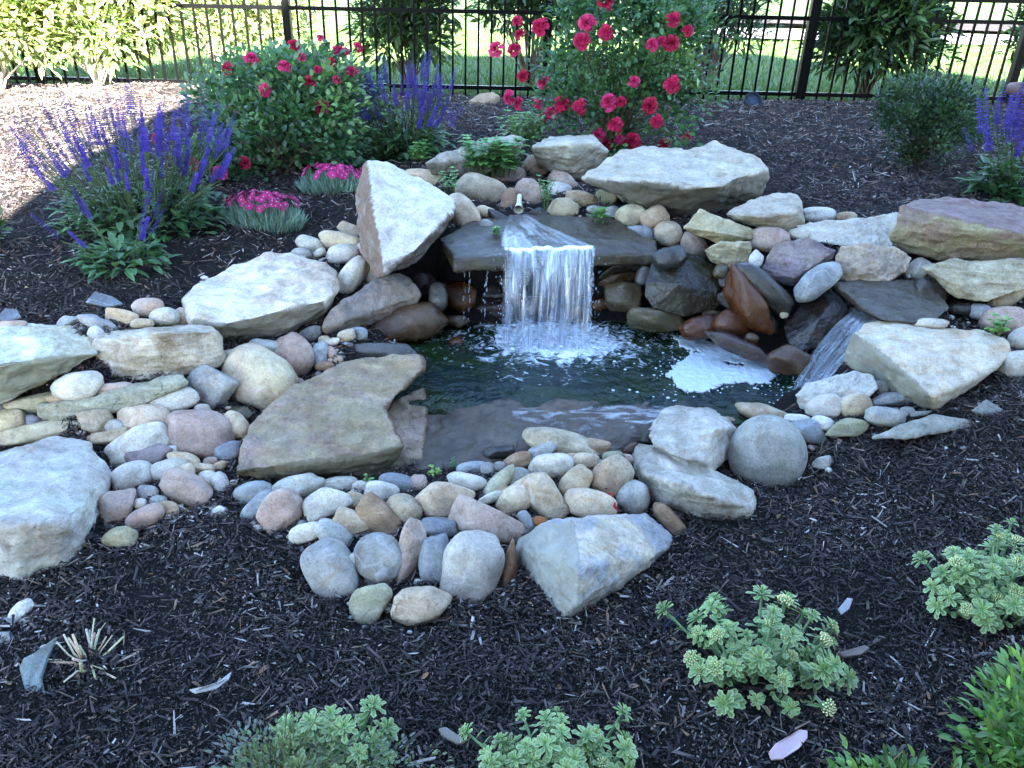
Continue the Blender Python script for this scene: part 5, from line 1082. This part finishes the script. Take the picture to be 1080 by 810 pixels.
# mint and other sprigs growing between the stones
def sprig(name, label, base, h, n, spread, L, W, col, group=None, levels=6, lean=(0, 0)):
    base = np.asarray(base, float); root = thing(name, label, "plant", base, group); lb_, sb = MB(), MB()
    for k in range(n):
        a = rng.random()*2*pi; q = rng.random()**.5*spread; b0 = np.array([q*cos(a)*.7, q*sin(a)*.5, 0]); tip = b0*1.3+np.array([lean[0]+rng.normal(0, .015), lean[1]+rng.normal(0, .015), h*rng.uniform(.65, 1.05)])
        sb.tube([b0-[0, 0, .02], (b0+tip)/2+rng.normal(0, .006, 3), tip], [.0022, .0018, .001], 5, (.09, .14, .05))
        for l in range(levels):
            f = .25+.75*l/(levels-1); p = b0+(tip-b0)*f; a0 = l*pi/2+rng.normal(0, .2); th = np.array([a0, a0+pi]) if l < levels-1 else np.arange(5)/5*2*pi
            add_leaves(lb_, np.tile(p, (len(th), 1)), np.stack([np.cos(th), np.sin(th), np.full(len(th), .35+.4*(l == levels-1))], 1), np.array([0, 0, 1.0]), L*rng.uniform(.75, 1.15, len(th))*(1-.45*f**3), W*(1-.4*f**3), .35, .15, jitter(len(th), col, .18))
    mkobj("foliage", lb_.mesh("foliage"), LEAFM, root); mkobj("stems", sb.mesh("stems"), BARK, root)
MG = (.12, .24, .06); SG = "green sprigs between the stones"
sprig("mint_plant", "spreading mint clump covering the low grey boulder at the back", at(520, 181, .60), .15, 46, .17, .062, .036, (.095, .21, .055))
sprig("mint_plant", "bright mint rising behind the mint clump at the foot of the big rose", at(552, 152, .62), .17, 22, .13, .065, .028, (.13, .25, .06))
sprig("mint_plant", "leafy mint sprig left of the low grey boulder", at(443, 172, .55), .11, 7, .05, .045, .025, MG)
sprig("mint_sprig", "upright sprig growing behind the upright pointed boulder", at(475, 202, .56), .12, 5, .035, .032, .016, MG, SG)
sprig("mint_sprig", "tall thin sprig before the white cobble right of the spout", at(577, 216, .545), .13, 5, .04, .03, .015, MG, SG, 7)
sprig("mint_sprig", "leafy weed among the small cobbles under the overhanging boulder", at(632, 232, .52), .055, 8, .06, .034, .019, MG, SG, 4)
sprig("mint_sprig", "small bright weed on the left end of the lip slab", at(523, 247, .49), .035, 5, .03, .024, .015, (.13, .26, .06), SG, 4)
sprig("mint_sprig", "tiny weed on the yellowish tan cobble at the fall's left", at(478, 226, .53), .03, 4, .02, .02, .012, MG, SG, 4)
sprig("mint_sprig", "fresh sprig in front of the pinkish cobble at the right edge", at(1051, 352, .37), .065, 4, .03, .042, .021, (.12, .25, .05), SG, 4)
sprig("weed", "tiny yellow-green weed at the spill slab's lower left", at(460, 500, .05), .03, 3, .02, .022, .010, (.18, .30, .05), SG, 3)
sprig("weed", "tiny dark weed in the wet gap below the spill slab", at(478, 492, .05), .03, 3, .02, .014, .007, (.05, .11, .03), SG, 3)
sprig("weed", "tiny weed at the dark corner of the notched flat boulder", at(387, 508, .06), .02, 2, .012, .016, .009, (.10, .22, .06), SG, 3)
# sedum
def rosette(mb, p, ax, s, flower):
    ax = norm(ax); t = norm(np.cross(ax, [.3, .9, .1])); b_ = np.cross(ax, t)
    for ring, (m, el, L) in enumerate(((6, 8, 1.0), (6, 28, .82), (5, 52, .58), (3, 75, .34))):
        a = np.arange(m)/m*2*pi+ring*.5+rng.normal(0, .1, m); e = radians(el)
        d = (np.cos(a)[:, None]*t+np.sin(a)[:, None]*b_)*cos(e)+ax*sin(e)
        g = jitter(m, (.085, .20, .065), .14)
        add_leaves(mb, p+ax*(.004*ring)*s/.03, d, ax, s*L*rng.uniform(.85, 1.1, m), s*.42*L, .12, .16, g, edge=(.36, .42, .18), spoon=True)
def bud_mesh():
    mb = MB(); V, T = ico(1)
    for k in range(34):
        a = k*2.4; r = .024*math.sqrt(k/34); c = np.array([cos(a)*r, sin(a)*r, .011*(1-(r/.024)**2)])
        mb.add(V*[.0026, .0026, .0042]*rng.uniform(.8, 1.2)+c, [T], jitter(1, (.55, .55, .26), .12)[0])
    return mb.mesh("flower_head")
BUD = bud_mesh()
def sedum(label, base, rx, ry, n, hh, s=.032, fl=.24):
    base = np.asarray(base, float); root = thing("sedum_plant", label, "plant", base, "cream edged sedums"); lb_, sb = MB(), MB()
    for k in range(n):
        a = rng.random()*2*pi; q = math.sqrt((k+.5)/n); a = k*2.39996; x, y = rx*q*cos(a)+rng.normal(0, .022), ry*q*sin(a)+rng.normal(0, .022)
        p = np.array([x, y, hh*(1-.55*q*q)*rng.uniform(.5, 1.3)+float(hm(base[0]+x, base[1]+y))-base[2]]); b0 = np.array([x*.4, y*.4, 0]); ax = norm(p-b0+np.array([0, -.02, .03]))
        sb.tube([b0, (b0+p)/2+[0, 0, -.01], p], [.004, .0035, .003], 6, (.12, .19, .09)); ss = s*rng.uniform(.6, 1.2); rosette(lb_, p, ax, ss, False)
        m = 8; f = rng.uniform(.35, .92, m); th = rng.random(m)*2*pi
        add_leaves(lb_, b0+(p-b0)*f[:, None], np.stack([np.cos(th), np.sin(th), np.full(m, .3)], 1), ax, ss*1.05, ss*.42, .15, .15, jitter(m, (.07, .17, .055), .15), edge=(.32, .38, .16), spoon=True)
        if rng.random() < fl: bloom(BUD, PLAIN, root, base+p+ax*ss*.28, ax, rng.uniform(.5, .85)*s/.032, "flower_head")
    mkobj("foliage", lb_.mesh("foliage"), LEAFM, root); mkobj("stems", sb.mesh("stems"), BARK, root)
sedum("cream edged sedum standing alone on the mulch right of centre", at(803, 712, .01), .20, .16, 46, .15)
sedum("cream edged sedum at the right edge above the bright green shrub", at(1052, 648, .05), .19, .15, 62, .15)
sedum("cream edged sedum cut off by the bottom edge at the centre", at(592, 830, .0), .17, .12, 44, .11, .03, .2)
sedum("cream edged sedum at the bottom edge left of centre", at(352, 806, .0), .10, .09, 18, .11, .034, .05)
p = at(305, 838, 0); shrub("low_herb", "wispy grey-green herb spreading around the lower left sedum", p, p+np.array([.04, .02, .05]), (.22, .10, .05), 46, 40, .014, .006, [(.10, .15, .06), (.15, .19, .08), (.12, .14, .11)], .05, 0, .1, 8, (.10, .10, .05), stem_r=.002, cat="plant")
GG = [(.10, .20, .035), (.14, .25, .05), (.075, .155, .03)]
p = at(1112, 812, .04); shrub("low_shrub", "bright green pointed-leaf shrub in the lower right corner", p, p+np.array([.0, .0, .05]), (.19, .16, .10), 80, 40, .033, .011, GG, .07, -.1, .2, 8, (.12, .10, .04), stem_r=.003)
p = at(945, 850, .02); shrub("low_shrub", "bright green sprigs along the bottom edge left of the corner shrub", p, p+np.array([.0, .0, .03]), (.12, .06, .05), 16, 26, .028, .012, GG, .05, -.1, .2, 6, (.12, .10, .04), stem_r=.003)
# cut back dead clump
p = at(92, 700, .0); root = thing("cut_stems", "clump of cut dead plant stems on the mulch at lower left", "plant", p); 
for k in range(26):
    a = rng.random()*2*pi; h = rng.uniform(.02, .11); L = rng.uniform(.04, .12); mb = MB(); d = np.array([cos(a)*L, sin(a)*L*.8, h*.75])
    mb.tube([np.array([cos(a)*.02, sin(a)*.02, -.01]), d*.5+rng.normal(0, .006, 3), d], np.array([1, .9, .75])*rng.uniform(.0014, .004), 6, jitter(1, (.34, .27, .18), .25)[0]); mkobj("stem", mb.mesh("stem"), BARK, root)

# ------------------------------------------------------------------ small things
def hull_piece(name, px, thick, col, label, cat, mat=PLAIN, lift=.0):
    """a flat real piece lying at its own height: outline seen from here, with thickness"""
    q = np.array([at(u, v, z) for u, v, z in px]); n = len(q); c = q.mean(0); q = q-c; dn = np.array([0, .3*thick, -thick])
    mb = MB(); mb.add(np.vstack([q+[0, 0, lift], q+dn]), [np.array([list(range(n))]), np.array([list(range(n, 2*n))[::-1]]), np.array([(i, i+n, (i+1) % n+n, (i+1) % n) for i in range(n)])], col)
    o = mkobj(name, mb.mesh(name, False), mat, loc=Vector(c)); b = o.modifiers.new("b", 'BEVEL'); b.width = thick*.3; b.segments = 2
    if mat is ROCK: paint(o, col, .2)
    return tag(o, label, cat)
hull_piece("slate_shard", [(20, 704, .03), (24, 694, .045), (36, 688, .07), (60, 670, .12), (50, 690, .07), (43, 715, .03), (46, 728, .01), (63, 733, .0), (40, 737, -.01), (26, 729, .0)], .012, (.16, .20, .22), "blue-grey slate shard stuck in the mulch beside the cut stems", "slate piece", ROCK)
hull_piece("dry_pod", [(811, 793, 0.056), (818, 784, 0.062), (832, 776, 0.066), (844, 769, 0.062), (852, 770, 0.056), (852, 778, 0.054), (843, 789, 0.056), (826, 800, 0.051), (814, 801, 0.048)], .008, (.46, .32, .33), "pinkish dry seed pod on the mulch at the bottom edge", "seed pod")
hull_piece("wood_chip", [(1024, 688, 0.061), (1032, 688, 0.066), (1062, 685, 0.071), (1060, 691, 0.066), (1040, 699, 0.056), (1026, 699, 0.046)], .010, (.22, .21, .21), "large grey wood chip below the sedum at the right edge", "wood chip")
hull_piece("wood_chip", [(199, 727, 0.028), (214, 724, 0.036), (230, 719, 0.038), (244, 708, 0.038), (241, 716, 0.034), (228, 726, 0.026), (205, 731, 0.022)], .006, (.30, .29, .29), "curled pale wood chip on the mulch right of the cut stems", "wood chip")
hull_piece("wood_chip", [(462, 768, 0.036), (470, 766, 0.040), (488, 778, 0.038), (490, 783, 0.031), (482, 784, 0.026), (466, 776, 0.028)], .009, (.20, .17, .15), "brown wood chip on the mulch above the bottom centre sedum", "wood chip")
hull_piece("wood_chip", [(884, 688, 0.061), (912, 680, 0.066), (918, 683, 0.061), (908, 690, 0.056), (890, 693, 0.051)], .008, (.17, .13, .115), "brown wood chip right of the lone sedum", "wood chip")
hull_piece("wood_chip", [(884, 642, 0.061), (894, 630, 0.071), (900, 631, 0.071), (896, 642, 0.061), (888, 648, 0.056)], .007, (.26, .25, .25), "short pale wood chip above the lone sedum's right side", "wood chip")
hull_piece("flat_piece", [(90, 318, .37), (100, 307, .38), (118, 312, .38), (130, 320, .37), (112, 323, .365)], .008, (.13, .14, .155), "flat bluish piece lying on the mulch above the wall", "slate piece", ROCK)
hull_piece("flat_piece", [(-5, 336, .36), (5, 325, .37), (18, 326, .37), (22, 334, .36), (8, 338, .355)], .008, (.14, .15, .165), "flat bluish piece on the mulch at the left edge", "slate piece", ROCK)
hull_piece("tan_stone", [(493, 106, .60), (505, 98, .64), (520, 96, .65), (528, 101, .62), (512, 108, .59)], .05, (.34, .24, .15), "tan stone lying on the mulch before the fence at the centre", "stone", ROCK)
hull_piece("dry_leaf", [(970, 170, .55), (985, 172, .552), (988, 175, .548), (978, 176, .545)], .004, (.5, .47, .46), "pale dry leaf under the small twiggy evergreen", "leaf")
# landscape light
p = at(792, 112, .60); li = thing("garden_light", "black garden spotlight on the mulch before the fence", "garden light", p)
mb = MB(); M = Matrix.Translation((0, 0, .03)) @ Vector((.1, -.9, .75)).to_track_quat('Z', 'Y').to_matrix().to_4x4()
mb.lathe([(0, -.09), (.03, -.088), (.05, -.06), (.068, .0), (.072, .03), (.072, .04), (.064, .04), (.060, .015), (.0, .012)], 28, (.02, .022, .028), M); shell = mkobj("lamp_shell", mb.mesh("lamp_shell"), METAL, li)
mb = MB(); mb.lathe([(0, .018), (.06, .018), (.058, .022), (0, .026)], 28, (.03, .04, .055), M); mkobj("lens", mb.mesh("lens"), METAL, shell)
mb = MB(); mb.tube([(0, .03, -.1), (0, .03, .02)], .01, 8, (.02, .02, .02)); mkobj("stake", mb.mesh("stake"), METAL, li)
# clay pot on a pedestal
p = at(1084, 158, .575); pot = thing("clay_pot", "brown clay urn cut off by the right edge", "plant pot", p)
mb = MB(); mb.lathe([(0, 0), (.11, 0), (.12, .02), (.09, .05), (.075, .10), (.095, .16), (.115, .24), (.12, .29), (.118, .30), (.0, .30)], 32, (.085, .042, .032)); mkobj("pot_body", mb.mesh("pot_body"), PLAIN, pot).scale = (1.3, 1.3, 1.1)
mb = MB(); mb.lathe([(.118, .29), (.16, .30), (.172, .315), (.175, .345), (.165, .36), (.150, .355), (.145, .33), (.0, .325)], 32, (.10, .05, .038)); mkobj("rim", mb.mesh("rim"), PLAIN, pot).scale = (1.3, 1.3, 1.1)
# white spout at the head of the fall
p = at(547, 221, .535); sp_ = at(548, 208, .575)-p+np.array([0, .03, 0])
mb = MB(); mb.tube([sp_*1.0, sp_*.7, sp_*.45, sp_*.2, (0, 0, 0)], [.011, .011, .012, .017, .024], 16, (.46, .44, .36), cap=False)
mb.tube([(0, 0, 0), sp_*.2, sp_*.5], [.021, .014, .010], 16, (.34, .32, .26), cap=False)
tag(mkobj("water_spout", mb.mesh("water_spout"), PLAIN, loc=Vector(p)), "small white flared spout feeding the waterfall", "spout")
q = [at(644, 524, .10)+[0, .03, -.01], at(645, 527, .095)+[0, .008, 0], at(648, 533, .085), at(651, 539, .055)]
mb = MB(); mb.tube(q-q[1], .006, 8, (.40, .012, .02)); tag(mkobj("red_cable", mb.mesh("red_cable"), PLAIN, loc=Vector(q[1])), "bit of red cable showing between cobbles of the pile", "cable")
q = np.array([at(u, v, z) for u, v, z in ((697, 675, .0), (700, 664, .02), (706, 656, .035), (715, 649, .03), (726, 645, .0))])
mb = MB(); mb.tube(q-q[2], .0022, 8, (.03, .04, .07)); tag(mkobj("thin_cable", mb.mesh("thin_cable"), METAL, loc=Vector(q[2])), "thin dark cable arching out of the mulch by the angular front boulder", "cable")

# ------------------------------------------------------------------ unseen gabled building added to shade the bed, outline cast back from the shadow
YH = -1.7
def throw(P, y=YH):
    P = np.asarray(P, float); t = (y-P[1])/SUNV[1]; return P+np.array(SUNV)*t
gp = [throw(q) for q in ((-2.42, 4.05, .42), (-2.62, 6.9, .55), (-1.2, 11.0, .55), (3.4, 12.6, .6), (4.9, 9.4, .6), (6.6, 6.5, .6))]
HS = thing("shade_house", "unseen gabled building added behind the photographer to shade the garden", "shade_house", (0, YH, -.1))
prof2 = [(gp[0][0], -.2)]+[(q[0], q[2]) for q in gp]+[(gp[-1][0], -.2)]
def prism(name, poly, y0, y1, col):
    n = len(poly); A = np.array([(x, y0, z) for x, z in poly]+[(x+SUNV[0]/SUNV[1]*(y1-y0), y1, z) for x, z in poly])-np.array([0, YH, -.1]); mb = MB()
    mb.add(A, [np.array([list(range(n))]), np.array([list(range(n, 2*n))[::-1]]), np.array([(i, i+n, (i+1) % n+n, (i+1) % n) for i in range(n)])], col); return mkobj(name, mb.mesh(name, False), PLAIN, HS)
prism("wall", prof2, YH, YH-4.0, (.16, .11, .09))
rl = gp
for i in range(5):
    a, b = rl[i], rl[i+1]; prism("roof", [(a[0], a[2]+.01), (b[0], b[2]+.01), (b[0], b[2]+.13), (a[0], a[2]+.13)], YH+.0, YH-4.2, (.07, .065, .06))
def hbox(name, c, h, col, mat=PLAIN):
    mb = MB(); mb.box(np.array(c)-[0, YH, -.1], h, col); mkobj(name, mb.mesh(name, False), mat, HS)
for x in (gp[0][0]+1.6, gp[0][0]+4.4): hbox("window", (x, YH+.02, 1.6), (.5, .03, .7), (.05, .06, .07), METAL)
hbox("door", ((gp[0][0]+gp[-1][0])/2+1.5, YH+.02, 1.0), (.48, .03, 1.05), (.30, .10, .07))
